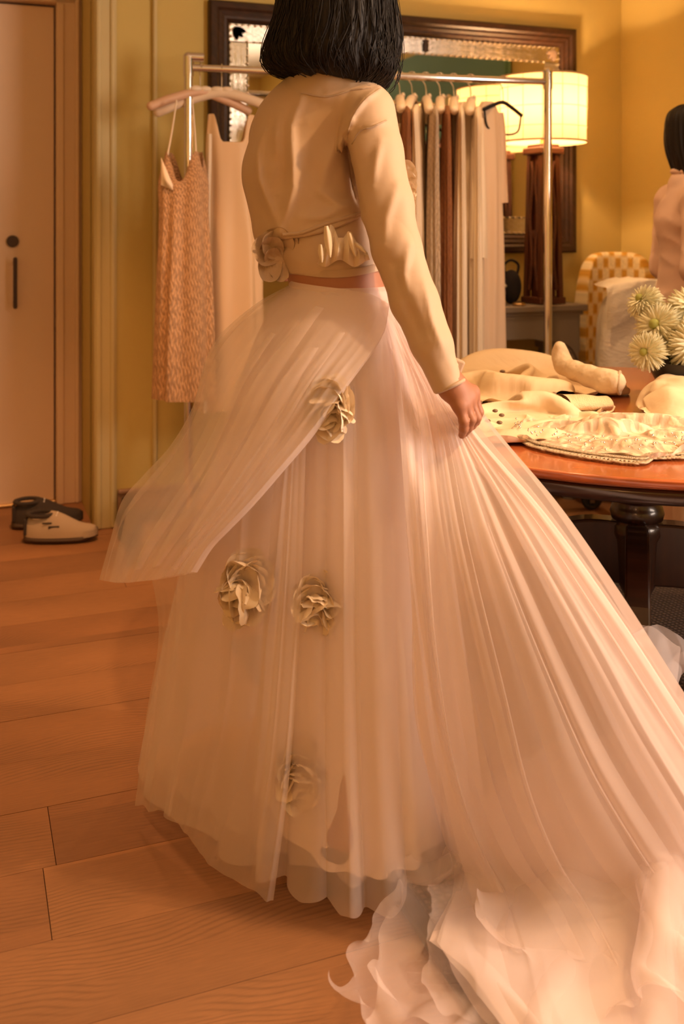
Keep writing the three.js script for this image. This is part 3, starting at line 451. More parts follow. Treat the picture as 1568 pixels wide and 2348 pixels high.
// ---------------------------------------------------------------- clothes rail
const RL = V3(-0.572, 0, -3.74), RR = V3(0.843, 0, -4.11), RY = 1.773, RDIR = RR.clone().sub(RL).normalize(), RTURN = Math.atan2(-RDIR.z, RDIR.x), RLEN = RL.distanceTo(RR);
{
  const r = thing('clothes_rail', 'chrome clothes rail on casters hung with gowns', 'clothes rail', RL, RTURN);
  part('rail', [rod(V3(0, RY, 0), V3(RLEN, RY, 0), 0.0145, 20), cyl(0.019, 0.019, 0.05, 0.04, 0, 0, 20).rotateZ(Math.PI / 2).translate(0.03, RY, 0)], M.chrome, r);
  for (const x of [0, RLEN]) { const p = part('post', [cyl(0.017, 0.017, RY - 0.1, x, (RY + 0.13) / 2, 0, 20), cyl(0.02, 0.02, 0.07, x, RY + 0.005, 0, 20), new THREE.SphereGeometry(0.02, 16, 8, 0, Math.PI * 2, 0, Math.PI / 2).translate(x, RY + 0.04, 0)], M.chrome, r); }
  part('base_bar', [rbox(RLEN + 0.42, 0.03, 0.05, 0.006, RLEN / 2, 0.115, 0)], M.black, r, 'black base bar');
  for (const x of [-0.21, RLEN + 0.21]) { const f = part('foot_bar', rbox(0.05, 0.03, 0.46, 0.006, x, 0.113, 0), M.black, r);
    for (const z of [-0.02, -0.21]) { const k = part('caster', [new THREE.TorusGeometry(0.034, 0.014, 12, 28).translate(x, 0.048, z), new THREE.CylinderGeometry(0.03, 0.03, 0.018, 24).rotateX(Math.PI / 2).translate(x, 0.048, z)], M.rubber, r); part('fork', [rbox(0.02, 0.075, 0.004, 0.001, x - 0.006, 0.07, z + 0.017), rbox(0.02, 0.075, 0.004, 0.001, x - 0.006, 0.07, z - 0.017), cyl(0.012, 0.012, 0.02, x - 0.006, 0.105, z, 14)], M.steel, k); } }
}
// ---------------------------------------------------------------- hangers and hanging garments
const railPt = (s) => RL.clone().addScaledVector(RDIR, s * RLEN).setY(RY);
function hanger(s, turn, half, label, mat = M.padded, r = 0.017, name = 'padded_hanger', droop = 0.05, black = false) {
  const p = railPt(s), h = thing(name, label, 'hanger', p, turn, 'hangers on the clothes rail');
  part('hook', tube([V3(0, 0.002, 0.019), V3(0, 0.0175, 0.006), V3(0, 0.0165, -0.012), V3(0, -0.004, -0.019), V3(0, -0.03, -0.004), V3(0, -0.06, 0), V3(0, -0.085, 0)], 0.0022, 40, 8), M.chrome, h);
  const arm = [V3(-half, -0.10 - droop, 0), V3(-half * 0.55, -0.098 - droop * 0.35, 0), V3(0, -0.09, 0), V3(half * 0.55, -0.098 - droop * 0.35, 0), V3(half, -0.10 - droop, 0)];
  part(black ? 'arm' : 'padded_arm', [tube(arm, r, 48, 14), new THREE.SphereGeometry(r, 14, 10).translate(arm[0].x, arm[0].y, 0), new THREE.SphereGeometry(r, 14, 10).translate(arm[4].x, arm[4].y, 0)], mat, h);
  if (black) part('trouser_bar', tube([arm[0], V3(-half * 0.8, -0.2, 0), V3(half * 0.8, -0.2, 0), arm[4]], 0.004, 30, 8), mat, h);
  else part('ribbon', [new THREE.SphereGeometry(0.014, 12, 8).scale(1.7, 0.8, 0.6).translate(0.018, -0.078, 0.012), new THREE.SphereGeometry(0.014, 12, 8).scale(1.7, 0.8, 0.6).translate(-0.018, -0.078, 0.012)], M.silk, h);
  return h;
}
// a hanging garment: closed tube of cloth. prof: [y, half width, half depth]; neck(a): how far the top edge drops at angle a (a = 0 right, pi/2 front)
function garment(prof, { folds = 14, amp = 0.02, seed = 1, neck = null, nu = 160, nv = 70, sway = 0 } = {}) {
  const cw = new THREE.CatmullRomCurve3(prof.map(([y, w, d]) => V3(w, y, d)), false, 'centripetal'), y0 = prof[0][0], y1 = prof[prof.length - 1][0];
  return sheet(nu, nv, (u, v) => {
    const a = u * Math.PI * 2, q = cw.getPoint(v), k = smooth(0.05, 0.7, v), f = Math.sin(a * folds + 3 * nz(u * 6, seed, v * 0.8)) * (0.6 + 0.6 * nz(u * 9, seed + 3, v)) + 0.5 * Math.sin(a * folds * 0.4 + seed * 2 + v * 2);
    const w = q.x + amp * f * (0.25 + 0.75 * k), d = q.z + amp * f * (0.25 + 0.75 * k);
    let y = q.y; if (neck) y -= neck(a, 1) * Math.pow(1 - v, 6);
    return V3(Math.cos(a) * w + sway * v * v, y + 0.012 * nz(u * 5, seed, 4) * k, Math.sin(a) * d);
  }, { closed: true, us: 2, vs: Math.abs(y0 - y1) });
}
// the straps are shaped by lowering the top edge away from two angles
const scoop = (depthF, depthB, w = 0.55) => (a) => { const s = Math.min(Math.abs(Math.sin(a))), front = Math.sin(a) > 0; return (front ? depthF : depthB) * smooth(0.15, w, s) ; };
const vneck = (d) => (a) => { const c = Math.abs(Math.cos(a)); return d * (1 - smooth(0.0, 0.75, c)) + 0.06 * smooth(0.85, 1, c); };

// two empty padded hangers at the left end, turned outwards
hanger(0.03, RTURN + 0.15, 0.185, 'empty padded hanger at the left end of the rail, upper of two', M.rose);
{ const h = hanger(0.085, RTURN - 0.1, 0.235, 'cream padded hanger lowest at the left end of the rail', M.padded, 0.019, 'padded_hanger', 0.065); }
// gown 1: lace slip at the far left
{
  const p = railPt(0.0); p.add(V3(0.0, 0, 0.1)); p.x = (420 - CX) * 3.62 / FOC; p.z = -3.62;
  const g = thing('hanging_gown', 'ivory lace slip gown hanging leftmost on the rail', 'gown', [p.x, 0, p.z], -0.25);
  part('dress', garment([[1.45, 0.075, 0.03], [1.36, 0.095, 0.04], [1.22, 0.092, 0.045], [1.0, 0.10, 0.05], [0.8, 0.108, 0.055], [0.56, 0.116, 0.06]], { folds: 9, amp: 0.011, seed: 3, neck: vneck(0.12) }), M.laceRose, g);
  for (const s of [-1, 1]) part('strap', tube([V3(s * 0.06, 1.4, 0.02), V3(s * 0.045, 1.52, 0.0), V3(s * 0.03, 1.64, -0.01)], 0.0035, 16, 6), M.silk, g);
  part('bodice_cup', sheet(20, 14, (u, v) => V3(lerp(-0.066, -0.02, u), lerp(1.43 - 0.1 * u, 1.33 - 0.02 * u, v), 0.045 + 0.012 * Math.sin(u * 3.1) * Math.sin(v * 3.1))), M.silk, g);
}
{
  const p = V3((530 - CX) * 3.76 / FOC, 0, -3.76);
  const g = thing('hanging_gown', 'peach satin gown with scooped neck, second from the left on the rail', 'gown', p, RTURN);
  part('dress', garment([[1.60, 0.088, 0.03], [1.53, 0.094, 0.035], [1.4, 0.092, 0.04], [1.25, 0.1, 0.045], [1.12, 0.115, 0.05], [0.85, 0.118, 0.06], [0.5, 0.13, 0.07]], { folds: 7, amp: 0.009, seed: 8, neck: (a) => 0.12 * (1 - smooth(0.35, 0.8, Math.abs(Math.cos(a)))) + 0.12 * smooth(0.97, 1.0, Math.abs(Math.cos(a))) }), std({ color: lin(0.82, 0.56, 0.32), roughness: 0.5 }), g);
  part('pale_edge', sheet(10, 40, (u, v) => V3(-0.10 - 0.02 * v + 0.02 * u, lerp(1.52, 0.5, v), 0.062 + 0.012 * Math.sin(u * 3.14) + 0.006 * Math.sin(v * 20))), M.silk, g, 'pale strip at the left edge');  // pale strip down the left edge of the gown
}
// middle of the rail, behind the bride: hangers side by side, garments edge-on
{
  const r = rng(77), spots = [[0.40, 'silk'], [0.46, 'lace'], [0.52, 'silk'], [0.565, 'copperLace'], [0.60, 'silk'], [0.64, 'lace'], [0.68, 'copperLace'], [0.72, 'silk'], [0.77, 'silk']];
  const names = ['cream silk gown hidden mostly behind the bride', 'ivory lace gown just left of the bride\'s sleeve', 'pale silk slip beside the bride\'s right shoulder', 'dark copper lace gown under the bright hanger tips', 'champagne satin gown with draped bodice', 'ivory lace gown behind the copper strip', 'copper lace gown as a narrow strip on the rail', 'long pale silk coat with hanging sleeve', 'cream silk gown next to the last on the rail'];
  spots.forEach(([s, m], i) => {
    const turn = RTURN + Math.PI / 2 - 0.35 + 0.16 * (r() - 0.5), half = 0.19;
    hanger(s, turn, half, 'cream padded hanger carrying the ' + names[i].split(/ (?=hidden|just|beside|under|with|behind|as|next)/)[0] + ', ' + ['first', 'second', 'third', 'fourth', 'fifth', 'sixth', 'seventh', 'eighth', 'ninth'][i] + ' beyond the bride', M.padded, 0.018);
    const p = railPt(s), g = thing('hanging_gown', names[i], 'gown', [p.x + 0.02, 0, p.z + 0.06], turn, 'gowns on the clothes rail'), wd = 0.7;
    const L = 0.25 + 0.2 * r();
    part('dress', garment([[1.645, 0.10, 0.012], [1.60, 0.19, 0.018], [1.5, 0.185 * Math.sqrt(wd), 0.022], [1.3, 0.165 * wd, 0.025], [1.1, 0.175 * wd, 0.027], [0.8, 0.2 * wd, 0.028], [L, 0.22 * wd, 0.03]], { folds: 11, amp: 0.009, seed: 11 + i * 3, nu: 110, nv: 50 }), M[m], g);
    if (i === 7) part('sleeve', garment([[1.6, 0.05, 0.035], [1.45, 0.055, 0.035], [1.2, 0.05, 0.03], [1.0, 0.048, 0.03]], { folds: 5, amp: 0.006, seed: 30, nu: 60, nv: 40 }).translate(0.19, 0, 0.02), M.silk, g);
    if (i === 4) part('draped_front', sheet(16, 30, (u, v) => V3(0.18 + 0.03 * Math.sin(u * 3.14) * (1 - 0.4 * v), lerp(1.55, 1.25, v) - 0.03 * Math.sin(u * 3.14), lerp(-0.04, 0.05, u))), M.silk, g);
  });
}
// last gown on the rail with a black velvet hanger, turned towards us
{
  const p = V3((1118 - CX) * 4.02 / FOC, 0, -4.02);
  hanger(0.865, RTURN + 0.6, 0.14, 'black velvet hanger sticking out beside the lampshade', M.blackVelvet, 0.008, 'velvet_hanger', 0.03, true);
  const g = thing('hanging_gown', 'long cream gown with cap sleeve, last on the rail beside the lamp', 'gown', p, RTURN + 0.5);
  part('dress', garment([[1.68, 0.03, 0.02], [1.64, 0.06, 0.03], [1.5, 0.075, 0.04], [1.3, 0.066, 0.045], [1.1, 0.068, 0.05], [0.85, 0.07, 0.055], [0.55, 0.078, 0.06]], { folds: 8, amp: 0.009, seed: 61 }), std({ color: lin(0.8, 0.6, 0.42), roughness: 0.6 }), g);
  part('sleeve', garment([[1.64, 0.025, 0.03], [1.55, 0.035, 0.04], [1.4, 0.042, 0.045], [1.28, 0.045, 0.05]], { folds: 4, amp: 0.006, seed: 64, nu: 50, nv: 30 }).translate(0.06, 0, 0), std({ color: lin(0.76, 0.55, 0.38), roughness: 0.6 }), g);
  const q = V3((1062 - CX) * 3.95 / FOC, 0, -3.95), k = thing('hanging_robe', 'pale silk robe with long hanging sleeve beside the last gown', 'robe', q, RTURN + 0.3);
  part('robe_body', garment([[1.67, 0.02, 0.02], [1.62, 0.055, 0.03], [1.5, 0.062, 0.035], [1.2, 0.06, 0.04], [0.9, 0.066, 0.045], [0.5, 0.075, 0.05]], { folds: 6, amp: 0.009, seed: 71 }), M.silk, k);
  part('sleeve', garment([[1.6, 0.024, 0.024], [1.4, 0.03, 0.026], [1.2, 0.032, 0.026], [1.06, 0.036, 0.028]], { folds: 3, amp: 0.006, seed: 72, nu: 50, nv: 30 }).translate(0.012, 0, 0.07), std({ color: lin(0.9, 0.76, 0.58), roughness: 0.5 }), k);
}
// ---------------------------------------------------------------- garments on the table
// a heap of cloth: outline in the table plane (seen at rows and columns of the photograph's table), crumpled height
function heap(outline, h0, seed, { excess = 1.16, nx = 60, ny = 40, bend = 0.2, lift = 0 } = {}) {
  const pts = outline.map(([px, py]) => { const d = floorD(py, TH + lift); return V3((px - CX) * d / FOC, 0, -d); }), c = pts.reduce((a, b) => a.clone().add(b)).multiplyScalar(1 / pts.length), edge = new THREE.CatmullRomCurve3(pts, true, 'centripetal').getSpacedPoints(400), rad = new Float32Array(360).fill(0.02);
  for (let k = 0; k < 360; k++) { const a = (k / 180 - 1) * Math.PI; let best = 9; for (const e of edge) { const da = Math.abs(Math.atan2(Math.sin(Math.atan2(e.z - c.z, e.x - c.x) - a), Math.cos(Math.atan2(e.z - c.z, e.x - c.x) - a))); if (da < best) { best = da; rad[k] = Math.hypot(e.x - c.x, e.z - c.z); } } }
  const plan = (u, v) => { const a = u * 2 - 1, b = v * 2 - 1; if (!a && !b) return c.clone(); const r = Math.max(Math.abs(a), Math.abs(b)), th = Math.atan2(b, a), R = rad[Math.floor((th / Math.PI + 1) * 180) % 360]; return V3(c.x + Math.cos(th) * R * r, 0, c.z + Math.sin(th) * R * r); };
  const ground = (x, z) => { const r = Math.hypot(x - c.x, z - c.z), k = Math.floor((Math.atan2(z - c.z, x - c.x) / Math.PI + 1) * 180) % 360; return TH + lift + 0.003 + h0 * smooth(1.0, 0.6, r / rad[k]) * (0.55 + 0.9 * clamp(0.5 + 0.7 * ridge(x * 5 + seed, seed, z * 9))); };
  const f = drape(nx, ny, plan, { excess, seed, bend, far: 0.06, drop: 0.5, floor: ground, fixed: (i, j) => i === 0 || j === 0 || i === nx - 1 || j === ny - 1, start: 0.03, steps: 120, iters: 6 });
  const g = sheet(150, 100, f); const p = g.attributes.position, uv = g.attributes.uv; for (let i = 0; i < p.count; i++) { p.setY(i, Math.max(p.getY(i), TH + 0.001)); uv.setXY(i, p.getX(i), p.getZ(i)); }
  return g;
}
{
  const j = single.bind(null);
  const a = thing('table_garment', 'long buttoned cream jacket spread across the far side of the table', 'garment');
  part('jacket_body', heap([[1010, 855], [1110, 838], [1230, 835], [1290, 852], [1330, 870], [1430, 895], [1440, 910], [1350, 915], [1260, 922], [1160, 930], [1060, 935], [1000, 910]], 0.008, 4, { excess: 1.22 }), M.cotton, a);
  for (const [px, py] of [[1078, 862], [1138, 884], [1152, 855], [1192, 850]]) { const d = floorD(py, TH + 0.03); part('button', new THREE.SphereGeometry(0.008, 12, 8).scale(1, 0.6, 1).translate((px - CX) * d / FOC, TH + 0.034, -d), M.button, a); }
  const b = thing('table_garment', 'cream dress with dark buttons lying in the middle of the table', 'garment');
  part('dress_body', heap([[1050, 945], [1130, 920], [1230, 912], [1330, 922], [1390, 925], [1380, 955], [1350, 990], [1290, 1010], [1200, 1025], [1120, 1030], [1060, 1000]], 0.006, 9, { excess: 1.2 }), M.cottonPale, b);
  for (const [px, py] of [[1100, 925], [1150, 955], [1135, 945], [1118, 968], [1145, 972], [1270, 905], [1270, 922]]) { const d = floorD(py, TH + 0.028); part('button', new THREE.SphereGeometry(0.0065, 12, 8).scale(1, 0.6, 1).translate((px - CX) * d / FOC, TH + 0.031, -d), M.button, b); }
  { const d = floorD(918, TH + 0.03); part('cuff', (() => rbox(0.075, 0.012, 0.10, 0.005, 0, 0, 0, 3).rotateY(0.15).translate((1240 - CX) * d / FOC, TH + 0.04, -d))(), M.cotton, b); }
  { // open sleeve end
    const d = 2.42, e = at(1392, 922, d), s = at(1290, 912, d - 0.02); e.y = TH + 0.024; s.y = TH + 0.03;
    const dir = e.clone().sub(s), L = dir.length(); dir.normalize(); const side = V3(-dir.z, 0, dir.x);
    part('sleeve', sheet(36, 24, (u, v) => { const q = u * Math.PI * 2, w = lerp(0.05, 0.036, v), h = lerp(0.02, 0.016, v); return s.clone().addScaledVector(dir, v * L).addScaledVector(side, Math.cos(q) * w * (1 + 0.06 * nz(u * 4, v * 3))).add(V3(0, Math.sin(q) * h + 0.003 * nz(u * 3, v * 4, 3), 0)); }, { closed: true }), M.cotton, b);
  }
  const c = thing('table_garment', 'lace bodice with beaded scalloped border along the near table edge', 'garment');
  part('lace_body', heap([[1185, 1000], [1235, 975], [1330, 968], [1400, 962], [1460, 962], [1530, 958], [1640, 975], [1650, 1030], [1560, 1052], [1480, 1062], [1380, 1052], [1290, 1038], [1220, 1022]], 0.006, 14, { excess: 1.24 }), M.lace, c);
  { // lace border and sparkling beads along the near edge
    const line = [[1190, 1008], [1225, 1030], [1290, 1045], [1380, 1060], [1470, 1068], [1490, 1058], [1560, 1056], [1640, 1040]].map(([px, py]) => { const d = floorD(py, TH); return V3((px - CX) * d / FOC, TH + 0.006, -d); }), cv = new THREE.CatmullRomCurve3(line), sc = [], bd = [], r = rng(9);
    for (let i = 0; i < 70; i++) { const p = cv.getPointAt(i / 69); sc.push(new THREE.TorusGeometry(0.0085, 0.002, 6, 14).rotateX(Math.PI / 2 + 0.3 * (r() - 0.5)).translate(p.x, p.y, p.z - 0.004 + 0.004 * r()), new THREE.TorusGeometry(0.006, 0.0018, 6, 12).rotateX(Math.PI / 2).translate(p.x + 0.006, p.y + 0.004, p.z - 0.018)); }
    part('scalloped_border', sc, M.cottonPale, c, 'looped lace edging');
    for (let i = 0; i < 90; i++) { const p = cv.getPointAt(r()); bd.push(new THREE.SphereGeometry(0.0022, 8, 6).translate(p.x, p.y + 0.01 + 0.02 * r(), p.z - 0.015 - 0.09 * r())); }
    part('bead_trim', bd, M.bead, c, 'tiny glass beads', 'stuff');
  }
  const e = thing('table_garment', 'pale gathered cloth bundled at the right end of the table', 'garment');
  part('cloth_body', heap([[1462, 945], [1490, 915], [1550, 905], [1640, 912], [1690, 945], [1650, 975], [1560, 985], [1490, 975]], 0.05, 21, { excess: 1.25 }), M.cottonPale, e);
  const f = thing('satin_glove', 'long cream satin glove standing up among the table garments', 'glove');
  const d0 = 2.72; const gp = [[at(1283, 797, d0), 0.017], [at(1285, 815, d0), 0.02], [at(1292, 838, d0 - 0.02), 0.022], [at(1318, 850, d0 - 0.06), 0.023], [at(1350, 862, d0 - 0.1), 0.025], [at(1385, 873, d0 - 0.14), 0.028], [at(1408, 876, d0 - 0.16), 0.029]];
  for (const q of gp) q[0].y = Math.max(q[0].y, TH + 0.03);
  const gf = union(chain(gp), 0.02); const [lo, hi] = boundsOf(gp, 0.02); part('glove_body', nets((x, y, z) => gf(x, y, z) + 0.0025 * fbm(x * 60, y * 60, z * 60, 2), lo, hi, 0.005), M.cottonPale, f);
  part('glove_cuff', new THREE.TorusGeometry(0.028, 0.004, 8, 28).rotateY(Math.PI / 2 - 0.4).translate(gp[6][0].x + 0.014, gp[6][0].y - 0.002, gp[6][0].z), M.cotton, f);
}
// ---------------------------------------------------------------- bowl of chrysanthemums
{
  const bc = V3(0.905, TH, -2.62);
  const b = thing('flower_bowl', 'black bowl holding cream chrysanthemums on the table', 'bowl', bc);
  part('bowl_body', lathe([[0, 0.004], [0.05, 0], [0.055, 0.004], [0.075, 0.03], [0.095, 0.07], [0.102, 0.1], [0.098, 0.1], [0.09, 0.07], [0.07, 0.034], [0, 0.02]], 48), M.bowl, b);
  const spots = [[-0.005, 0.148, 0.06, 0.078, 'cream chrysanthemum facing us at the front of the bowl'], [-0.08, 0.19, 0.0, 0.07, 'cream chrysanthemum with green heart left of the front bloom'], [-0.125, 0.13, 0.05, 0.055, 'small drooping chrysanthemum hanging over the bowl\'s left rim'], [0.02, 0.235, -0.03, 0.078, 'topmost cream chrysanthemum of the bowl'], [-0.1, 0.25, -0.06, 0.055, 'pale chrysanthemum at the upper left of the bouquet'], [0.1, 0.15, 0.02, 0.058, 'chrysanthemum at the right side of the bowl']];
  spots.forEach(([x, y, z, R, label], i) => {
    const c = V3(bc.x + x, bc.y + y, bc.z + z), f = thing('chrysanthemum', label, 'flower', c, 0, 'chrysanthemums in the black bowl'), r = rng(200 + i), list = [];
    const dir = V3(x * 4 - 0.2, (y - 0.12) * 4, z * 5 + 0.5).normalize(); const q = new THREE.Quaternion().setFromUnitVectors(V3(0, 1, 0), dir);
    const petal = (L, w, curl) => sheet(2, 5, (u, v) => { const k = Math.sin(Math.PI * Math.pow(v, 0.7) * 0.93 + 0.1); return V3((u - 0.5) * w * k, L * v, curl * v * v * L + Math.abs(u - 0.5) * w * 0.5 - 0.1 * w); });
    const p1 = petal(1, 0.2, 0.35), N = 260;
    for (let k = 0; k < N; k++) { const t = (k + 0.5) / N, pol = Math.acos(1 - t * 1.62), az = k * 2.39996 + 0.2 * r(), L = R * (0.55 + 0.45 * Math.pow(t, 0.5)) * (0.9 + 0.2 * r()); const g = p1.clone().scale(R * 0.95, L, R * 0.95 * 1.2); g.rotateX(pol); g.rotateY(az); g.applyQuaternion(q); list.push(g); }
    part('petals', list, M.mum, f, 'many narrow cream petals', 'stuff');
    part('flower_centre', new THREE.SphereGeometry(R * 0.2, 14, 10).translate(0, R * 0.3, 0).applyQuaternion(q), M.mumGreen, f, 'greenish heart');
    part('stem', tube([V3(0, 0, 0), V3(-x * 0.5, -y * 0.5, -z * 0.5), V3(-x * 0.8, -y + 0.03, -z * 0.8)], 0.003, 10, 6), M.stem, f);
  });
}
// ---------------------------------------------------------------- sneakers by the door
function sneaker(label, pos, turn, upper, roll = 0) {
  const s = thing('sneaker', label, 'shoe', pos, turn), L = 0.268;
  const wid = (u) => 0.036 + 0.014 * Math.sin(Math.PI * clamp(u * 1.1 - 0.1)) , out = (u) => Math.pow(Math.max(0, 1 - Math.pow(Math.abs(u * 2 - 1), 5)), 0.45);
  part('sole', sheet(40, 12, (u, v) => { const a = v * Math.PI * 2, x = (u - 0.5) * L * 1.02, w = (wid(u) + 0.004) * out(u); return V3(x, 0.015 + (Math.sin(a) > 0 ? 1 : -1) * Math.min(0.013, Math.abs(Math.sin(a)) * 0.02) + 0.012 * smooth(0.75, 1, u), Math.cos(a) * w); }), M.gum, s, 'dark gum sole');
  part('upper', sheet(44, 22, (u, v) => { const a = v * Math.PI, x = (u - 0.5) * L, h = u < 0.36 ? 0.085 - 0.012 * Math.sin(u / 0.36 * 3.14) : lerp(0.09, 0.04, smooth(0.36, 0.86, u)); const w = wid(u) * out(u), sh = out(u) * 0.6 + 0.4; return V3(x, 0.024 + Math.pow(Math.sin(a), 0.7) * h * sh * (u > 0.985 || u < 0.015 ? 0.6 : 1), Math.cos(a) * w * (1 - 0.25 * Math.sin(a))); }), upper, s);
  part('toe_guard', sheet(20, 12, (u, v) => { const a = lerp(-1.35, 1.35, u); return V3(0.075 + Math.cos(a) * 0.061, 0.022 + v * 0.022, Math.sin(a) * 0.05 * (1 - 0.12 * v)); }), upper, s);
  part('side_stripe', [rbox(0.04, 0.012, 0.003, 0.001, -0.02, 0.062, 0.0415), rbox(0.035, 0.006, 0.003, 0.001, -0.045, 0.078, 0.038)], M.suedeDark, s, 'dark side stripe');
  part('collar', new THREE.TorusGeometry(0.034, 0.008, 8, 28).rotateX(Math.PI / 2 + 0.1).scale(1.35, 1, 0.85).translate(-0.075, 0.104, 0), M.suedeDark, s, 'dark ankle collar');
  part('heel_tab', rbox(0.012, 0.06, 0.05, 0.005, -0.128, 0.06, 0), M.suedeDark, s, 'dark heel patch');
  const lc = []; for (let k = 0; k < 5; k++) lc.push(tube([V3(-0.015 + k * 0.016, 0.098 - k * 0.009, 0.022), V3(-0.012 + k * 0.016, 0.108 - k * 0.01, 0), V3(-0.015 + k * 0.016, 0.098 - k * 0.009, -0.022)], 0.0028, 8, 6)); part('laces', lc, M.white, s);
  return s;
}
{ const p = at(140, 1238, 3.77); sneaker('tan suede sneaker on the floor by the door, toe to the right', [p.x, 0, p.z], 0.12, M.suede); const q = at(104, 1215, 3.93); sneaker('darker sneaker behind the tan one by the door', [q.x, 0, q.z - 0.03], 0.32, M.suedeDark); }
// ---------------------------------------------------------------- the bride, seen from behind
const BRIDE = thing('person', 'woman seen from behind in cropped ivory jacket and huge white tulle skirt', 'person');
{
  const D = 1.92;
  // skeleton as seen points with depth and radius
  const spine = [[at(752, 215, 1.94), 0.066], [at(716, 300, 1.97), 0.098], [at(694, 400, 1.975), 0.103], [at(712, 490, 1.965), 0.094], [at(755, 580, 1.94), 0.083], [at(776, 650, 1.925), 0.084], [at(784, 740, 1.93), 0.098], [at(784, 800, 1.94), 0.1]];
  const shR = at(830, 262, 1.895), elR = at(903, 560, 1.80), wrR = at(1030, 880, 1.742), shL = at(628, 300, 2.03), elL = at(628, 470, 2.19), wrL = at(640, 590, 2.26);
  const neck = [[at(750, 210, 1.94), 0.056], [at(760, 110, 1.935), 0.052], [at(765, 60, 1.93), 0.05]];
  const hipL = at(752, 800, 1.94), hipR = at(812, 800, 1.93), knL = V3(-0.03, 0.5, -2.02), knR = V3(0.02, 0.5, -1.84), anL = V3(-0.04, 0.1, -2.06), anR = V3(0.0, 0.11, -1.78), toL = V3(0.06, 0.03, -2.14), toR = V3(0.09, 0.03, -1.84);
  const bodyParts = [...chain(spine), ...chain(neck), cap(shL, shR, 0.05, 0.05), ...chain([[shR, 0.045], [elR, 0.036], [wrR, 0.024]]), ...chain([[shL, 0.045], [elL, 0.036], [wrL, 0.024], [at(650, 622, 2.3), 0.026]]), ...chain([[hipL, 0.075], [knL, 0.052], [anL, 0.033], [toL, 0.028]]), ...chain([[hipR, 0.07], [knR, 0.052], [anR, 0.033], [toR, 0.028]])];
  const bf = union(bodyParts, 0.03);
  const bodyG = nets((x, y, z) => bf(x, y, z) + 0.014 * smooth(1.13, 1.2, y) * smooth(1.6, 1.5, y), [-0.3, -0.02, -2.4], [0.3, 1.62, -1.62], 0.012);
  // head with a face on the far side (she looks away, to the right)
  const hc = at(766, -30, 1.93), fwd = V3(0.35, -0.05, -0.93).normalize(), rt = V3(0.93, 0, 0.35).normalize();
  const L = (f, r, u) => hc.clone().addScaledVector(fwd, f).addScaledVector(rt, r).add(V3(0, u, 0));
  const headF = union([cap(L(-0.015, 0, 0.03), L(0.02, 0, 0.025), 0.088, 0.078), cap(L(0.035, 0, -0.05), L(0.06, 0, -0.085), 0.055, 0.036), cap(L(0.088, 0, 0.0), L(0.108, 0, -0.03), 0.009, 0.013), cap(L(0.085, -0.02, -0.062), L(0.085, 0.02, -0.062), 0.011, 0.011), cap(L(0.0, 0.076, 0.0), L(-0.01, 0.082, -0.02), 0.014, 0.01), cap(L(0.0, -0.076, 0.0), L(-0.01, -0.082, -0.02), 0.014, 0.01), cap(at(764, 90, 1.932), L(-0.01, 0, -0.05), 0.05, 0.05)], 0.02);
  const eyes = [1, -1].map((s) => cap(L(0.088, s * 0.032, 0.005), L(0.088, s * 0.034, 0.005), 0.012, 0.012));
  const headG = nets((x, y, z) => smax(headF(x, y, z), -Math.min(eyes[0](x, y, z), eyes[1](x, y, z)), 0.008), [hc.x - 0.15, hc.y - 0.17, hc.z - 0.16], [hc.x + 0.15, hc.y + 0.16, hc.z + 0.15], 0.005);
  // right hand gathering the skirt
  const fing = [
    [[at(1052, 930, 1.732), 0.0088], [at(1063, 966, 1.727), 0.0085], [at(1063, 983, 1.733), 0.0078], [at(1059, 998, 1.744), 0.0066]],
    [[at(1063, 922, 1.740), 0.0092], [at(1080, 962, 1.735), 0.0088], [at(1074, 980, 1.744), 0.008], [at(1066, 993, 1.756), 0.0068]],
    [[at(1074, 910, 1.751), 0.0094], [at(1092, 958, 1.748), 0.009], [at(1082, 974, 1.76), 0.0082], [at(1070, 985, 1.772), 0.007]],
    [[at(1083, 898, 1.764), 0.0094], [at(1097, 945, 1.765), 0.009], [at(1090, 966, 1.779), 0.0082], [at(1077, 977, 1.79), 0.007]]];
  const thumb = [[at(1055, 900, 1.772), 0.013], [at(1070, 930, 1.792), 0.0108], [at(1072, 960, 1.797), 0.0095], [at(1068, 978, 1.795), 0.008]];
  const palm = [...fing.map((f) => cap(at(1036, 886, 1.748), f[0][0], 0.017, 0.0125)), cap(at(1012, 840, 1.752), at(1036, 888, 1.748), 0.0235, 0.0205)];
  const palmF = union(palm, 0.016), fingF = [...fing, thumb].map((f) => union(chain(f), 0.004));
  const handF = (x, y, z) => { let d = palmF(x, y, z); let g = 1e9; for (const f of fingF) g = Math.min(g, f(x, y, z)); return smin(d, g, 0.009); };
  const handG = nets(handF, [at(1000, 900, 1.74).x, 0.79, -1.83], [at(1120, 900, 1.75).x, 0.955, -1.69], 0.0028);
  part('body', [bodyG, headG, handG], M.skin, BRIDE);
  // hair: a bob with clumped locks
  const rows = [[-222, 766, 0.004, 0.004], [-214, 766, 0.04, 0.04], [-190, 767, 0.07, 0.075], [-140, 768, 0.094, 0.1], [-80, 770, 0.104, 0.112], [-20, 772, 0.107, 0.118], [40, 772, 0.111, 0.12], [90, 767, 0.119, 0.122], [130, 760, 0.123, 0.122], [158, 762, 0.118, 0.114], [178, 770, 0.1, 0.095], [190, 774, 0.078, 0.07]];
  const hr = new THREE.CatmullRomCurve3(rows.map(([py, px, w]) => V3(w, EYE - (py - HY) * 1.93 / FOC, (px - CX) * 1.93 / FOC)), false, 'centripetal'), hd = new THREE.CatmullRomCurve3(rows.map(([py, px, w, d]) => V3(d, EYE - (py - HY) * 1.93 / FOC, 0)), false, 'centripetal');
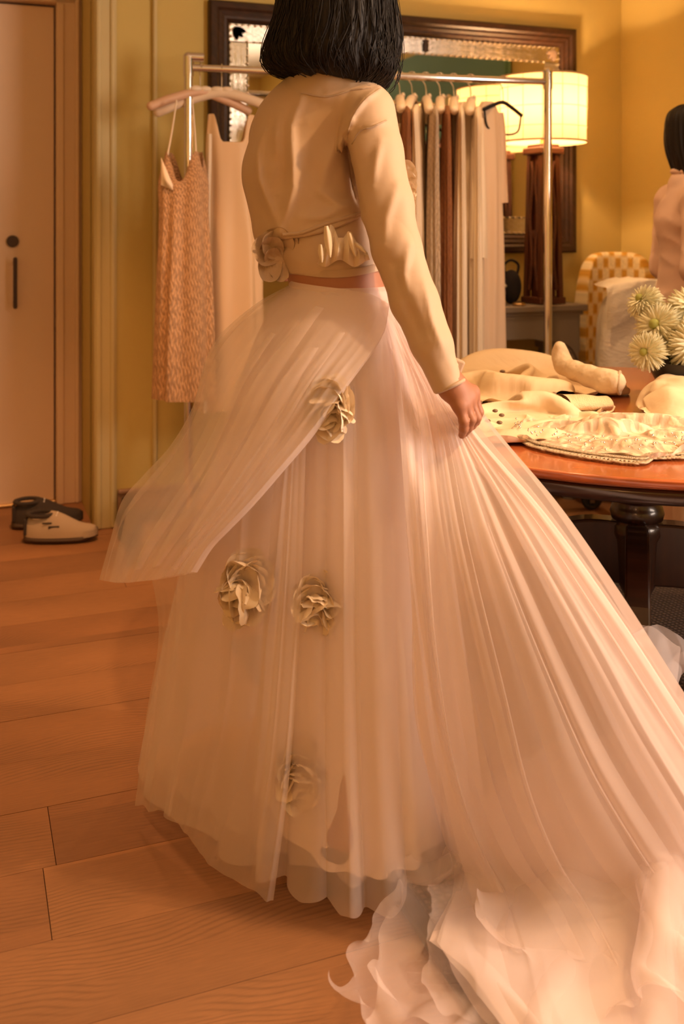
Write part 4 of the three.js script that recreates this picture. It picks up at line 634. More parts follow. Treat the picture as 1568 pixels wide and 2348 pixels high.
  const lock = (a, v) => 0.5 * ridge(Math.cos(a) * 5 + v * 0.5, v * 0.9, Math.sin(a) * 5) + 0.3 * ridge(Math.cos(a) * 13 + v, v * 1.4, Math.sin(a) * 13) + 0.2 * ridge(Math.cos(a) * 30, v * 2.5 + 3, Math.sin(a) * 30);
  const hairP = (a, v, off = 0) => { const q = hr.getPoint(v), dd = hd.getPoint(v).x, face = smooth(0.55, 0.9, -Math.sin(a - 0.35)) * smooth(0.35, 0.5, v); const k = 0.008 * lock(a, v) * smooth(0.02, 0.3, v) * smooth(1.05, 0.8, v) + off - 0.05 * face; const wave = 0.004 * Math.sin(v * 14 + 4 * nz(Math.cos(a) * 2, Math.sin(a) * 2)) * v; const end = smooth(0.75, 1, v) * 0.008 * nz(Math.cos(a) * 4, 3, Math.sin(a) * 4); return V3(q.z + Math.cos(a) * (q.x + k + wave), q.y - end - 0.01 * Math.cos(a) * smooth(0.8, 1, v), -1.93 + Math.sin(a) * (dd + k + wave)); };
  const hairG = [sheet(280, 110, (u, v) => hairP(u * Math.PI * 2, v), { closed: true })];
  { const r = rng(31); for (let i = 0; i < 420; i++) { const a0 = r() * Math.PI * 2, v0 = 0.1 + 0.5 * r(), v1 = 0.86 + 0.16 * r(), da = (r() - 0.5) * 0.5, pts = []; const lift = 0.001 + 0.006 * r() * r(); const stray = i % 6 === 0; for (let k = 0; k <= 8; k++) { const t = k / 8, v = lerp(v0, Math.min(v1, 1), t); const p = hairP(a0 + da * t + 0.1 * Math.sin(t * 5 + i), v, lift + (stray ? 0.016 * t * t : 0)); if (v1 > 1) p.y -= (v1 - 1) * 0.2 * t * t; pts.push(p); } hairG.push(tube(pts, 0.0004 + 0.0007 * r(), 18, 4)); } }
  part('hair', hairG, M.hair, BRIDE, 'dark brown wavy bob');
  // jacket: cropped, narrow sleeves, pulled into soft folds
  const torsoJ = union(chain([[spine[0][0], 0.075], [spine[1][0], 0.106], [spine[2][0], 0.112], [spine[3][0], 0.107], [spine[4][0], 0.098]]), 0.03);
  const shoulders = union([cap(at(648, 300, 2.02), at(748, 232, 1.945), 0.052, 0.056), cap(at(752, 232, 1.945), at(832, 250, 1.893), 0.056, 0.054)], 0.03);
  const sleeveR = union(chain([[at(836, 258, 1.892), 0.058], [at(856, 350, 1.865), 0.055], [at(885, 470, 1.83), 0.049], [at(908, 570, 1.80), 0.0435], [at(950, 690, 1.775), 0.042], [at(990, 790, 1.755), 0.036], [at(1026, 884, 1.744), 0.0275]]), 0.012);
  const sleeveL = union(chain([[at(640, 318, 2.03), 0.054], [at(626, 400, 2.1), 0.056], [elL, 0.05], [wrL, 0.034]]), 0.012);
  const collar = cap(at(752, 205, 1.945), at(756, 188, 1.945), 0.062, 0.06);
  const pl = at(640, 548, 1.9), pr = at(838, 492, 1.9), hemAt = (x) => { const t = (x - pl.x) / (pr.x - pl.x); return lerp(pl.y, pr.y, clamp(t, -0.3, 1.2)) - 0.012 * Math.sin(Math.PI * clamp(t)); };
  const wristCut = (x, y, z) => { const a = at(1000, 808, 1.75), b = at(1036, 888, 1.742), d = b.clone().sub(a).normalize(); return (x - b.x) * d.x + (y - b.y) * d.y + (z - b.z) * d.z; };
  const creases = [ // pulled folds in the cloth: path, height, width
    [[[690, 225], [668, 290], [672, 370], [674, 430], [660, 480], [640, 530]], 0.0075, 0.011], [[[600, 300], [588, 350], [592, 410], [612, 460], [645, 535]], 0.007, 0.011], [[[640, 260], [632, 320], [640, 380]], 0.004, 0.010],
    [[[800, 285], [770, 335], [748, 390], [738, 440]], 0.006, 0.014], [[[735, 440], [775, 468], [815, 478]], 0.004, 0.010], [[[690, 500], [740, 498], [800, 470]], 0.004, 0.009],
    [[[868, 205], [832, 235], [806, 270], [797, 300]], 0.007, 0.008], [[[690, 215], [740, 225], [800, 205]], 0.003, 0.014],
    [[[792, 318], [798, 350], [808, 420], [822, 485]], -0.012, 0.008], [[[640, 340], [648, 400], [636, 450]], -0.005, 0.014], [[[720, 300], [712, 380], [708, 460]], -0.003, 0.02],
    [[[884, 285], [850, 292], [826, 300]], 0.004, 0.007], [[[870, 330], [858, 380], [850, 430]], 0.004, 0.010], [[[905, 430], [880, 500], [872, 560]], 0.004, 0.011], [[[930, 560], [915, 620], [920, 680]], 0.004, 0.010], [[[895, 600], [925, 690], [960, 770]], -0.004, 0.012], [[[960, 640], [975, 720], [1000, 790]], 0.003, 0.009]
  ].map(([pts, h, w]) => { const q = pts.map(([x, y]) => at(x, y, 1.87)); return { seg: q.slice(0, -1).map((p, i) => [p.x, p.y, q[i + 1].x, q[i + 1].y]), h, w, lo: Math.min(...q.map((p) => p.y)) - 0.04, hi: Math.max(...q.map((p) => p.y)) + 0.04 }; });
  const foldJ = (x, y, z) => { // long soft pulls across the back, on the side we see
    let h = 0; for (const c of creases) { if (y < c.lo || y > c.hi) continue; let m = 1e9, e = 1; const n = c.seg.length; for (let i = 0; i < n; i++) { const [ax, ay, bx, by] = c.seg[i], dx = bx - ax, dy = by - ay, t = clamp(((x - ax) * dx + (y - ay) * dy) / (dx * dx + dy * dy)), d = Math.hypot(x - ax - dx * t, y - ay - dy * t); if (d < m) { m = d; e = (i + t) / n; } } h += 1.5 * c.h * Math.exp(-m * m / (c.w * c.w * 0.72)) * Math.pow(Math.sin(Math.PI * clamp(e, 0.06, 0.94)), 0.6); }
    return h * smooth(-2.0, -1.93, z) + 0.0012 * ridge(x * 13 + y * 3, y * 3.2, z * 9); };
  const jf = (x, y, z) => {
    let body = smin(torsoJ(x, y, z), shoulders(x, y, z), 0.035); body = smin(body, collar(x, y, z), 0.02);
    body = smin(body, sleeveL(x, y, z), 0.03);
    body -= 0.006 * smooth(0.06, 0, y - hemAt(x)); body = smax(body, hemAt(x) - y, 0.004);
    let sl = sleeveR(x, y, z); sl += 0.0016 * ridge(x * 9 + y * 10, y * 9 - x * 10, z * 8) * smooth(1.46, 1.3, y);
    sl = smax(sl, wristCut(x, y, z), 0.004);
    const seam = Math.abs(body - sl); let d = smin(body, sl, 0.012) + 0.004 * Math.exp(-seam * seam / 0.00002);
    return d - foldJ(x, y, z) * smooth(1.56, 1.4, y);
  };
  const jacketG = nets(jf, [-0.24, 0.83, -2.36], [0.3, 1.53, -1.68], 0.0052);
  const jk = part('jacket', jacketG, M.satin, BRIDE, 'cropped ivory satin jacket');
  const onJacket = (px, py, d0 = 1.70) => { let d = d0; for (let i = 0; i < 90; i++) { const p = at(px, py, d), s = jf(p.x, p.y, p.z); if (s < 0.0006) break; d += Math.max(0.001, s * 0.7); } return at(px, py, d - 0.0005); };
  const seamLine = (pts) => { const c = new THREE.CatmullRomCurve3(pts.map(([x, y]) => V3(x, y, 0))), o = []; for (let k = 0; k <= 26; k++) { const q = c.getPoint(k / 26); o.push(onJacket(q.x, q.y)); } return o; };
  part('armhole_seam', tube(seamLine([[872, 203], [838, 228], [812, 262], [798, 300], [796, 318]]), 0.0016, 60, 6), M.satin, jk);
  part('sleeve_seam', tube(seamLine([[886, 276], [850, 292], [826, 300], [806, 330]]), 0.0014, 60, 6), M.satin, jk);
  part('hem_edge', tube(seamLine([[648, 538], [690, 534], [740, 516], [790, 500], [826, 489]]), 0.0035, 60, 8), M.satin, jk);
  part('shoulder_seam', tube(seamLine([[690, 214], [748, 222], [810, 206], [850, 202]]), 0.0014, 60, 6), M.satin, jk);
  part('cuff_trim', new THREE.TorusGeometry(0.024, 0.0035, 8, 28).applyQuaternion(new THREE.Quaternion().setFromUnitVectors(V3(0, 0, 1), at(1036, 888, 1.742).sub(at(1000, 808, 1.75)).normalize())).translate(...at(1034, 884, 1.7425).toArray()), M.satin, jk);
  part('cuff_tab', rbox(0.022, 0.03, 0.012, 0.005, 0, 0, 0, 3).rotateZ(-0.4).translate(...at(1047, 842, 1.765).toArray()), M.satin, jk);
  part('cuff_button', new THREE.SphereGeometry(0.006, 12, 8).translate(...at(1043, 838, 1.75).toArray()), M.petal, jk);
  // bustier below the jacket
  const bt = union(chain([[spine[3][0], 0.101], [spine[4][0], 0.0915], [at(772, 632, 1.928), 0.0905]]), 0.03);
  const bl = at(678, 632, 1.84), br = at(868, 626, 1.84), botAt = (x) => { const t = (x - bl.x) / (br.x - bl.x); return lerp(bl.y, br.y, t) - 0.008 * Math.sin(Math.PI * clamp(t)); };
  const bustG = nets((x, y, z) => smax(smax(bt(x, y, z) - 0.003 * ridge(x * 4, y * 22, z * 4), botAt(x) - y, 0.004), y - 1.24, 0.01), [-0.2, 1.02, -2.1], [0.2, 1.26, -1.78], 0.006);
  const bust = part('bustier', bustG, M.satin, BRIDE, 'ivory bustier under the jacket');
  part('hem_band', sheet(80, 4, (u, v) => { const a = u * Math.PI * 2, c = at(773, 632, 1.928), x = c.x + Math.cos(a) * 0.0945; return V3(x, botAt(x) + 0.002 + 0.014 * v, c.z + Math.sin(a) * 0.0945); }, { closed: true }), M.satin, bust);
  // cloth flowers
  const petalG = (c, dir, w, l, bend, twist, seed, wid = 1) => { const q = new THREE.Quaternion().setFromUnitVectors(V3(0, 1, 0), dir.clone().normalize()); const g = sheet(12, 14, (u, v) => { const s = (u - 0.5) * 2, k = 0.12 + Math.pow(clamp(1 - Math.pow(Math.abs(v * 1.9 - 0.95), 3)), 0.5), x = s * w * k * 0.5; return V3(x, v * l, bend * (v * v) * l + 0.35 * w * s * s * k + 0.006 * nz(u * 4, v * 4, seed)); }); return g.rotateY(twist).applyQuaternion(q).translate(c.x, c.y, c.z); };
  const rosette = (c, R, seed, facing = V3(0, 0, 1)) => { const r = rng(seed), list = []; for (let ring = 0; ring < 3; ring++) { const n = 4 + ring * 2; for (let k = 0; k < n; k++) { const a = k / n * Math.PI * 2 + ring * 0.5 + r() * 0.5, out = 0.35 + 0.5 * ring, dir = V3(Math.cos(a) * out, Math.sin(a) * out, 1.1 - 0.4 * ring).normalize(); list.push(petalG(V3(0, 0, 0.004 * (2 - ring)), dir, R * (1.2 + 0.5 * r()), R * (0.55 + 0.2 * ring + 0.25 * r()), -0.1 + 0.45 * r(), (r() - 0.5) * 0.9, seed + k)); } } const g = merge(list); g.scale(1, 1.2, 1); g.applyQuaternion(new THREE.Quaternion().setFromUnitVectors(V3(0, 0, 1), facing.clone().normalize())); return g.translate(c.x, c.y, c.z); };
  { // folded bow flower at the back of the bustier
    const tops = [[0, 575], [0.08, 548], [0.16, 514], [0.24, 520], [0.34, 545], [0.46, 545], [0.56, 530], [0.64, 532], [0.74, 552], [0.86, 566], [1, 578]], topAt = (u) => { for (let i = 0; i < tops.length - 1; i++) if (u <= tops[i + 1][0]) return lerp(tops[i][1], tops[i + 1][1], (u - tops[i][0]) / (tops[i + 1][0] - tops[i][0])); return 578; };
    part('flower', sheet(90, 20, (u, v) => { const px = lerp(727 + 14 * (1 - v), 848 - 6 * (1 - v), u), py = lerp(topAt(u), 604 + 8 * Math.sin(u * 11), v), fold = Math.abs(((u * 4.6 + 0.3) % 1) - 0.5) * 2; return at(px, py, 1.832 - 0.010 - 0.022 * Math.pow(fold, 0.7) * (0.4 + 0.6 * Math.sin(v * 2.6)) - 0.014 * Math.sin(v * 3.0) + 0.012 * Math.pow(Math.abs(u - 0.45) * 2, 2)); }), M.petal, bust, 'pale folded fabric flower');
    for (const [x0, y0, x1, y1, w] of [[748, 518, 757, 590, 9], [800, 534, 815, 588, 8], [814, 556, 838, 580, 8], [735, 560, 738, 602, 7]]) part('flower_fold', sheet(6, 16, (u, v) => at(lerp(x0, x1, v) + (u - 0.5) * w * 2 * Math.sin(0.5 + v * 2.4), lerp(y0, y1, v), 1.792 - 0.008 * Math.sin(u * 3.14))), M.petal, bust);
    const e = at(648, 592, 1.885), l2 = []; for (const [dx, dy, w, l] of [[-0.7, 1.0, 0.07, 0.06], [-1, 0.1, 0.075, 0.045], [-0.6, -0.3, 0.06, 0.035], [-0.1, 1, 0.06, 0.055]]) l2.push(petalG(e, V3(dx, dy, 0.12), w, l, 0.1, 0, dx * 5 + 2));
    part('flower', l2, M.satin, bust, 'fabric flower at the left hip of the bustier');  // jacket satin, darker than petal: the shade here is put into its colour
    const h = at(915, 440, 1.96), l3 = []; for (let k = 0; k < 5; k++) l3.push(petalG(h.clone().add(V3(0, 0.035 - k * 0.018, 0)), V3(1, 0.3 - k * 0.15, 0.2), 0.045, 0.035, 0.2, 0, k));
    part('ruffle', l3, M.petal, bust);
  }
  // shoes
  for (const [to, an, k] of [[toR, anR, 0], [toL, anL, 1]]) part('shoe', [new THREE.SphereGeometry(1, 20, 12).scale(0.075, 0.026, 0.036).rotateY(Math.atan2(-(to.z - an.z), to.x - an.x)).translate(to.x - 0.01, 0.03, to.z), rod(V3(an.x - 0.02, 0.1, an.z + 0.01), V3(an.x - 0.025, 0.004, an.z + 0.012), 0.007, 10), new THREE.SphereGeometry(1, 16, 10).scale(0.045, 0.03, 0.034).rotateY(Math.atan2(-(to.z - an.z), to.x - an.x)).translate(an.x, 0.085, an.z)], M.suedeDark, BRIDE);

  // ------------------------------------------------ skirt
  const wc = V3(-0.005, 0, -1.92), wy = 1.068;
  const SK = part('skirt', (() => { // satin lining
    const hem = [[0.04, 1.735], [0.12, 1.76], [0.18, 1.86], [0.17, 1.98], [0.10, 2.06], [-0.02, 2.1], [-0.12, 2.06], [-0.17, 1.97], [-0.14, 1.87], [-0.05, 1.77]].map(([x, d]) => V3(x, 0, -d)), cv = new THREE.CatmullRomCurve3(hem, true);
    return sheet(150, 50, (u, v) => { const h = cv.getPoint(u), a = Math.atan2(h.z - wc.z, h.x - wc.x), g = Math.pow(v, 0.75), w = V3(wc.x + Math.cos(a) * 0.09, 0, wc.z + Math.sin(a) * 0.09); const f = 1 + 0.05 * v * Math.sin(u * 12 * 6.283 + 3 * nz(u * 6, 2)); return V3(lerp(w.x, wc.x + (h.x - wc.x) * f, g), lerp(wy - 0.01, 0.055 + 0.05 * smooth(0, -0.2, h.x), v), lerp(w.z, wc.z + (h.z - wc.z) * f, g)); }, { closed: true });
  })(), M.satinSkirt, BRIDE, 'white tulle skirt over a satin lining');
  const pushTable = (p) => { if (p.y < 0.80 && p.y > 0.3) { const dx = p.x - TC[0], dz = p.z - TC[1], r = Math.hypot(dx, dz), k = smooth(0.80, 0.76, p.y) * smooth(0.3, 0.6, p.y), m = TR + 0.008; if (r < m) { const s = lerp(1, m / r, k); p.x = TC[0] + dx * s; p.z = TC[1] + dz * s; } } return p; };
  // pleated ring of tulle: hem outline on the floor, folds that lap over themselves
  const ring = (hemPts, hemY, seed, N, A, T, pow, mat, name, nv = 56) => {
    const cv = new THREE.CatmullRomCurve3(hemPts.map(([x, d]) => V3(x, 0, -d)), true), nu = N * 30;
    return part(name, sheet(nu, nv, (u, v) => {
      const ph = u * N * Math.PI * 2 + 2.6 * nz(u * 7, seed, v * 0.9) + 1.2 * nz(u * 19, seed + 4, v * 0.6), su = u + T / 3.0 * v * Math.sin(ph) * (0.7 + 0.8 * nz(u * 11, seed + 9));
      const h = cv.getPoint(((su % 1) + 1) % 1), dx = h.x - wc.x, dz = h.z - wc.z, R = Math.hypot(dx, dz), a = Math.atan2(dz, dx), g = Math.pow(v, pow), amp = A * Math.pow(v, 0.8) * Math.cos(ph) * (0.6 + 0.9 * Math.abs(nz(u * 9, seed + 2, v * 0.5)));
      const rr = lerp(0.095, R, g) + amp, y = lerp(wy, hemY(u, h) + 0.035 * Math.abs(nz(u * 17, seed, 1)), v);
      return pushTable(V3(wc.x + Math.cos(a) * rr, y, wc.z + Math.sin(a) * rr));
    }, { closed: true }), mat, SK);
  };
  const hemA = [[0.01, 1.685], [0.10, 1.70], [0.18, 1.78], [0.26, 1.92], [0.2, 2.12], [0.05, 2.26], [-0.15, 2.34], [-0.32, 2.28], [-0.42, 2.12], [-0.36, 1.985], [-0.25, 1.885], [-0.14, 1.775], [-0.075, 1.735]];
  ring(hemA, (u, h) => 0.025, 3, 15, 0.022, 0.035, 0.62, M.tulle, 'tulle_layer');
  ring(hemA.map(([x, d]) => [x * 0.9, lerp(1.92, d, 0.88)]), (u, h) => 0.06, 13, 13, 0.02, 0.03, 0.6, M.tulleFine, 'tulle_layer');
  // train side: sheets that fan from the right hip to the floor on the right
  const outward = (p, q, k = 0.25) => { const t = q.clone().sub(p), n = V3(-t.z, k * t.length(), t.x).normalize(); return n.z < 0 ? n.multiplyScalar(-1) : n; };
  const fanSurf = (ribs, seed, folds, A, off = 0) => { const f = ribbed(ribs); return (u, v) => {
      const w = u + 0.012 * Math.sin(u * folds * 6.283 * 0.5 + seed + 2.5 * nz(u * 5, seed, v)) * v * 1.2, p = f(w, v), n = outward(p, f(Math.min(1, w + 0.01), v));
      const fo = ridge(u * folds * 0.5 + 0.6 * v * nz(u * 3, seed), seed, v * 0.7) * 0.6 + 0.4 * ridge(u * folds * 1.1, seed + 8, v * 1.1 + u);
      p.addScaledVector(n, A * fo * smooth(0, 0.5, v) + off * smooth(1.0, 0.7, v)); p.y += 0.03 * smooth(0.72, 1, v) * Math.max(0, 0.4 + ridge(u * folds * 0.5, seed + 3, v * 3)); if (p.y < 0.02) p.y = 0.02; if (p.y < 0.006) p.y = 0.006 + 0.01 * Math.abs(nz(u * 9, v * 9, seed)); return pushTable(p); }; };
  const fan = (ribs, seed, folds, A, mat, off = 0, nu = 240, nv = 110) => { const f = fanSurf(ribs, seed, folds, A, off); part('train_panel', sheet(nu, nv, f), mat, SK); return f; };
  // doubled folds in the net: narrow laps lying on a sheet of it
  const laps = (f, n, seed, w0, w1, mat, { u0 = 0.03, u1 = 0.97, drift = 0.08, up = 0.004, vmin = 0, vmax = 1, name = 'pleat' } = {}) => { const r = rng(seed); for (let i = 0; i < n; i++) { const ua = lerp(u0, u1, (i + r()) / n), ub = ua + (r() - 0.5) * drift, va = lerp(vmin, vmax, 0.02 + 0.4 * r() * r()), vb = lerp(vmin, vmax, 0.72 + 0.28 * r()), w = lerp(w0, w1, r() * r()), cur = (r() - 0.5) * 0.03;
      part(name, sheet(6, 90, (a, t) => { const v = lerp(va, vb, t), u = clamp(lerp(ua, ub, t) + cur * Math.sin(t * 3.14) + (a - 0.5) * w * (0.25 + 0.75 * Math.sin(0.25 + t * 2.6)), 0, 1), p = f(u, v); p.z += up + 0.004 + 0.003 * Math.sin(a * 3.14); return p; }), mat, SK); } };
  const ribsD = [
    [[868, 690, 1.845], [885, 745, 1.82], [898, 800, 1.80], [922, 1000, 1.745], [938, 1300, 1.71], [955, 1650, 1.70], [1010, 1900, 1.755], [1040, 1985, 1.79], [1030, 2080, 1.72], [1000, 2200, 1.61]],
    [[880, 690, 1.84], [925, 810, 1.83], [955, 920, 1.805], [985, 1200, 1.70], [1015, 1500, 1.675], [1070, 1800, 1.69], [1130, 1960, 1.70], [1180, 2040, 1.69], [1230, 2180, 1.58], [1260, 2330, 1.47], [1290, 2500, 1.36]],
    [[888, 690, 1.845], [950, 820, 1.83], [1018, 950, 1.80], [1095, 1250, 1.67], [1190, 1560, 1.635], [1270, 1800, 1.63], [1350, 1960, 1.64], [1410, 2050, 1.645], [1480, 2180, 1.57], [1540, 2330, 1.47], [1600, 2520, 1.35]],
    [[892, 690, 1.85], [965, 840, 1.83], [1062, 996, 1.785], [1195, 1230, 1.66], [1330, 1480, 1.615], [1440, 1680, 1.61], [1560, 1870, 1.615], [1640, 2000, 1.62], [1740, 2150, 1.58], [1850, 2300, 1.48], [1950, 2500, 1.36]],
    [[895, 690, 1.86], [975, 840, 1.85], [1086, 996, 1.79], [1240, 1180, 1.69], [1392, 1395, 1.655], [1500, 1560, 1.655], [1610, 1730, 1.665], [1720, 1900, 1.68], [1880, 2080, 1.62], [2050, 2250, 1.5], [2200, 2450, 1.38]],
    [[896, 690, 1.90], [965, 840, 1.88], [1076, 1000, 1.82], [1216, 1185, 1.78], [1360, 1400, 1.75], [1465, 1575, 1.76], [1570, 1740, 1.78], [1680, 1900, 1.8], [1800, 2000, 1.77], [1950, 2100, 1.7]]].map((r) => r.map((q) => at(...q)));
  const fD = fan(ribsD, 2, 13, 0.02, M.tulle);
  fan(ribsD, 7, 10, 0.022, M.tulle, -0.022);
  fan(ribsD, 17, 8, 0.025, M.tulleDense, -0.045);
  laps(fD, 10, 41, 0.03, 0.12, M.tulleFine, { drift: 0.12 }); laps(fD, 5, 43, 0.008, 0.016, M.tulleFine, { drift: 0.16, up: 0.007 });
  // overskirt swept to the left
  const ribsC = [
    [[672, 652, 1.97], [590, 700, 1.99], [492, 795, 2.0], [450, 930, 2.0], [398, 1022, 2.0], [336, 1092, 2.0], [290, 1148, 1.98], [264, 1240, 1.95], [240, 1332, 1.93]],
    [[685, 650, 1.90], [598, 715, 1.89], [510, 830, 1.88], [462, 970, 1.86], [412, 1062, 1.85], [356, 1136, 1.85], [310, 1200, 1.85], [282, 1268, 1.84], [262, 1335, 1.84]],
    [[715, 655, 1.85], [640, 745, 1.82], [560, 865, 1.80], [500, 1000, 1.785], [450, 1090, 1.78], [395, 1170, 1.78], [350, 1235, 1.785], [318, 1290, 1.79], [296, 1335, 1.80]],
    [[780, 664, 1.83], [705, 765, 1.78], [625, 885, 1.755], [565, 1000, 1.745], [512, 1090, 1.745], [462, 1165, 1.75], [415, 1232, 1.76], [380, 1285, 1.77], [350, 1330, 1.785]],
    [[850, 676, 1.825], [800, 765, 1.77], [720, 875, 1.735], [652, 985, 1.72], [592, 1072, 1.715], [532, 1155, 1.725], [482, 1215, 1.735], [440, 1265, 1.75], [400, 1320, 1.765]],
    [[893, 700, 1.83], [878, 768, 1.785], [798, 885, 1.73], [714, 1000, 1.70], [640, 1086, 1.695], [574, 1160, 1.70], [520, 1215, 1.71], [482, 1255, 1.725], [445, 1312, 1.74]]].map((r) => r.map((q) => at(...q)));
  const sweepSurf = (seed, A, off) => { const f = ribbed(ribsC); return (u, v) => { const p = f(u, v), n = outward(p, f(Math.min(1, u + 0.01), v), 0.3); return p.addScaledVector(n, (A * (0.6 * ridge(u * 6 + 0.2 * v, seed, v * 0.6) + 0.4 * ridge(u * 13, seed + 5, v * 0.8)) * smooth(0, 0.3, v) * (1 - 0.3 * v)) + off); }; };
  const fC = sweepSurf(4, 0.012, 0.004); part('overskirt', sheet(150, 90, fC), M.tulle, SK); part('overskirt', sheet(150, 90, sweepSurf(14, 0.014, -0.016)), M.tulle, SK);
  laps(fC, 5, 51, 0.08, 0.2, M.tulleTrain, { drift: 0.05, u0: 0.12, u1: 0.9 });
  // lower left panel under the overskirt
  const ribsE = [[[330, 1200, 2.02], [372, 1420, 2.02], [345, 1620, 2.02], [318, 1825, 2.02]], [[420, 1150, 1.93], [420, 1420, 1.93], [400, 1620, 1.94], [372, 1832, 1.955]], [[520, 1080, 1.86], [505, 1420, 1.86], [480, 1640, 1.865], [425, 1870, 1.90]], [[640, 1000, 1.80], [600, 1420, 1.79], [570, 1700, 1.795], [515, 1975, 1.82]], [[705, 950, 1.77], [690, 1400, 1.745], [665, 1760, 1.745], [630, 2030, 1.755]]].map((r) => r.map((q) => at(...q)));
  { const f = ribbed(ribsE); part('tulle_panel', sheet(140, 60, (u, v) => { const p = f(u, v); p.z += 0.024 + 0.018 * ridge(u * 4.2, 5, v * 0.5) + 0.008 * ridge(u * 11, 9, v * 0.8); p.y += 0.008 * nz(u * 9, 3) * v; return p; }), M.tulleFine, SK); }
  part('waistband', sheet(100, 6, (u, v) => { const a = u * Math.PI * 2, x = wc.x + Math.cos(a) * (0.0945 + 0.002 * Math.sin(v * 3.14)); const t = clamp((Math.cos(a) + 1) / 2); return V3(x, lerp(lerp(1.078, 1.058, t), lerp(1.06, 1.04, t), v), wc.z + Math.sin(a) * (0.0965 + 0.002 * Math.sin(v * 3.14))); }, { closed: true }), M.tulleDense, SK);
  for (const [px, py, d, R, s, lb] of [[757, 925, 1.755, 0.042, 5, 'fabric flower under the edge of the overskirt'], [560, 1335, 1.815, 0.05, 8, 'fabric flower on the left of the skirt'], [726, 1375, 1.775, 0.042, 12, 'fabric flower in the middle of the skirt'], [690, 1770, 1.785, 0.045, 17, 'fabric flower low on the skirt']]) { const f = part('flower', rosette(at(px, py, d), R, s, V3(0.1, 0.2, 1)), M.petal, SK, lb); }
  // train on the floor: crumpled sheets of tulle with sharp creases
  const cell = (xi, zi, s) => { const k = rng((xi * 73856093) ^ (zi * 19349663) ^ (s * 83492791)); k(); return [k(), k(), k(), k(), k()]; };
  const crumple = (x, z, s, c = 3.6) => { // tent folds: sharp ridges, valleys where two tents meet
    const X = x * c, Z = z * c, xi = Math.floor(X), zi = Math.floor(Z); let h = -9;
    for (let i = -2; i <= 2; i++) for (let j = -2; j <= 2; j++) { const [a, b, p, q, t] = cell(xi + i, zi + j, s), dx = X - (xi + i + a), dz = Z - (zi + j + b), an = q * 6.283, al = Math.abs(dx * Math.cos(an) + dz * Math.sin(an)), ac = Math.abs(-dx * Math.sin(an) + dz * Math.cos(an)); h = Math.max(h, 0.45 + 0.55 * p - al * 0.35 - ac * (0.7 + 0.9 * t)); } return h; };
  const trainSheet = ([fa, ne], seed, opt, mat, nu = 200, nv = 150) => { const [far, near] = [fa, ne].map((l) => new THREE.CatmullRomCurve3(l.map(([x, d, y = 0]) => V3(x, y, -d)), false, 'centripetal')); const nx = 76, ny = 54;
    const f = drape(nx, ny, (u, v) => { const p = far.getPoint(u).lerp(near.getPoint(u), v); p.y *= Math.pow(1 - v, 2) ; const e = Math.max(0, 0.2 - u) * 0.4; p.x += 0.05 * nz(p.x * 9, seed, p.z * 9); p.z += 0.05 * nz(p.x * 9, seed + 4, p.z * 9); return p; }, { seed, floor: () => 0.016, fixed: (i, j) => j === 0 && i % 3 === 0 || i === nx - 1 && j % 6 === 0 || i === 0 && j % 9 === 0 || j === ny - 1 && i % 9 === 0, bend: 0.6, far: 0.4, start: 0.07, steps: 150, iters: 7, drop: 0.7, soft: 3, ...opt });
    part('train', sheet(nu, nv, f), mat, SK, 'crumpled tulle train spread over the rug'); return f; };
  trainSheet([[[0.16, 1.87, 0.05], [0.3, 1.80, 0.12], [0.45, 1.76, 0.18], [0.62, 1.78, 0.22], [0.85, 1.84, 0.2]], [[0.05, 1.44], [0.13, 1.36], [0.3, 1.30], [0.5, 1.27], [0.8, 1.28]]], 3, { excess: 1.18 }, M.tulleTrain);
  trainSheet([[[0.19, 1.85, 0.08], [0.33, 1.80, 0.14], [0.47, 1.76, 0.2], [0.62, 1.78, 0.24], [0.85, 1.84, 0.24]], [[-0.02, 1.48], [0.10, 1.42], [0.28, 1.33], [0.5, 1.29], [0.8, 1.3]]], 11, { excess: 1.22 }, M.tulleTrain);
  trainSheet([[[0.26, 1.84, 0.14], [0.38, 1.80, 0.2], [0.5, 1.76, 0.26], [0.64, 1.78, 0.3], [0.85, 1.84, 0.3]], [[0.24, 1.60], [0.32, 1.50], [0.44, 1.42], [0.58, 1.37], [0.8, 1.34]]], 23, { excess: 1.2 }, M.tulleFine);
  trainSheet([[[0.22, 1.85, 0.1], [0.36, 1.79, 0.18], [0.5, 1.74, 0.24], [0.66, 1.74, 0.3], [0.9, 1.8, 0.3]], [[0.10, 1.52], [0.22, 1.42], [0.38, 1.36], [0.58, 1.30], [0.85, 1.28]]], 31, { excess: 1.15 }, M.tulleTrain);
  // puff of tulle behind the train by the table leg
  { const ribs = [[[1400, 1480, 1.93], [1420, 1620, 1.93], [1440, 1760, 1.93]], [[1440, 1418, 1.96], [1450, 1560, 1.90], [1480, 1740, 1.88]], [[1500, 1418, 1.97], [1500, 1540, 1.88], [1510, 1700, 1.87]], [[1566, 1462, 1.97], [1546, 1560, 1.92], [1530, 1680, 1.90]], [[1530, 1500, 2.08], [1520, 1600, 2.06], [1510, 1690, 2.04]]].map((r) => r.map((q) => at(...q))); const f = ribbed(ribs);
    for (const [s, o, m] of [[3, 0, M.tulleFine], [9, -0.03, M.tulle]]) part('tulle_puff', sheet(80, 60, (u, v) => { const p = f(u, v); p.z += 0.06 * crumple(u * 0.5, v * 0.4, s) + o; p.y += o * 0.9 + 0.02 * nz(u * 4, s, v * 3); return p; }), m, SK); }
}
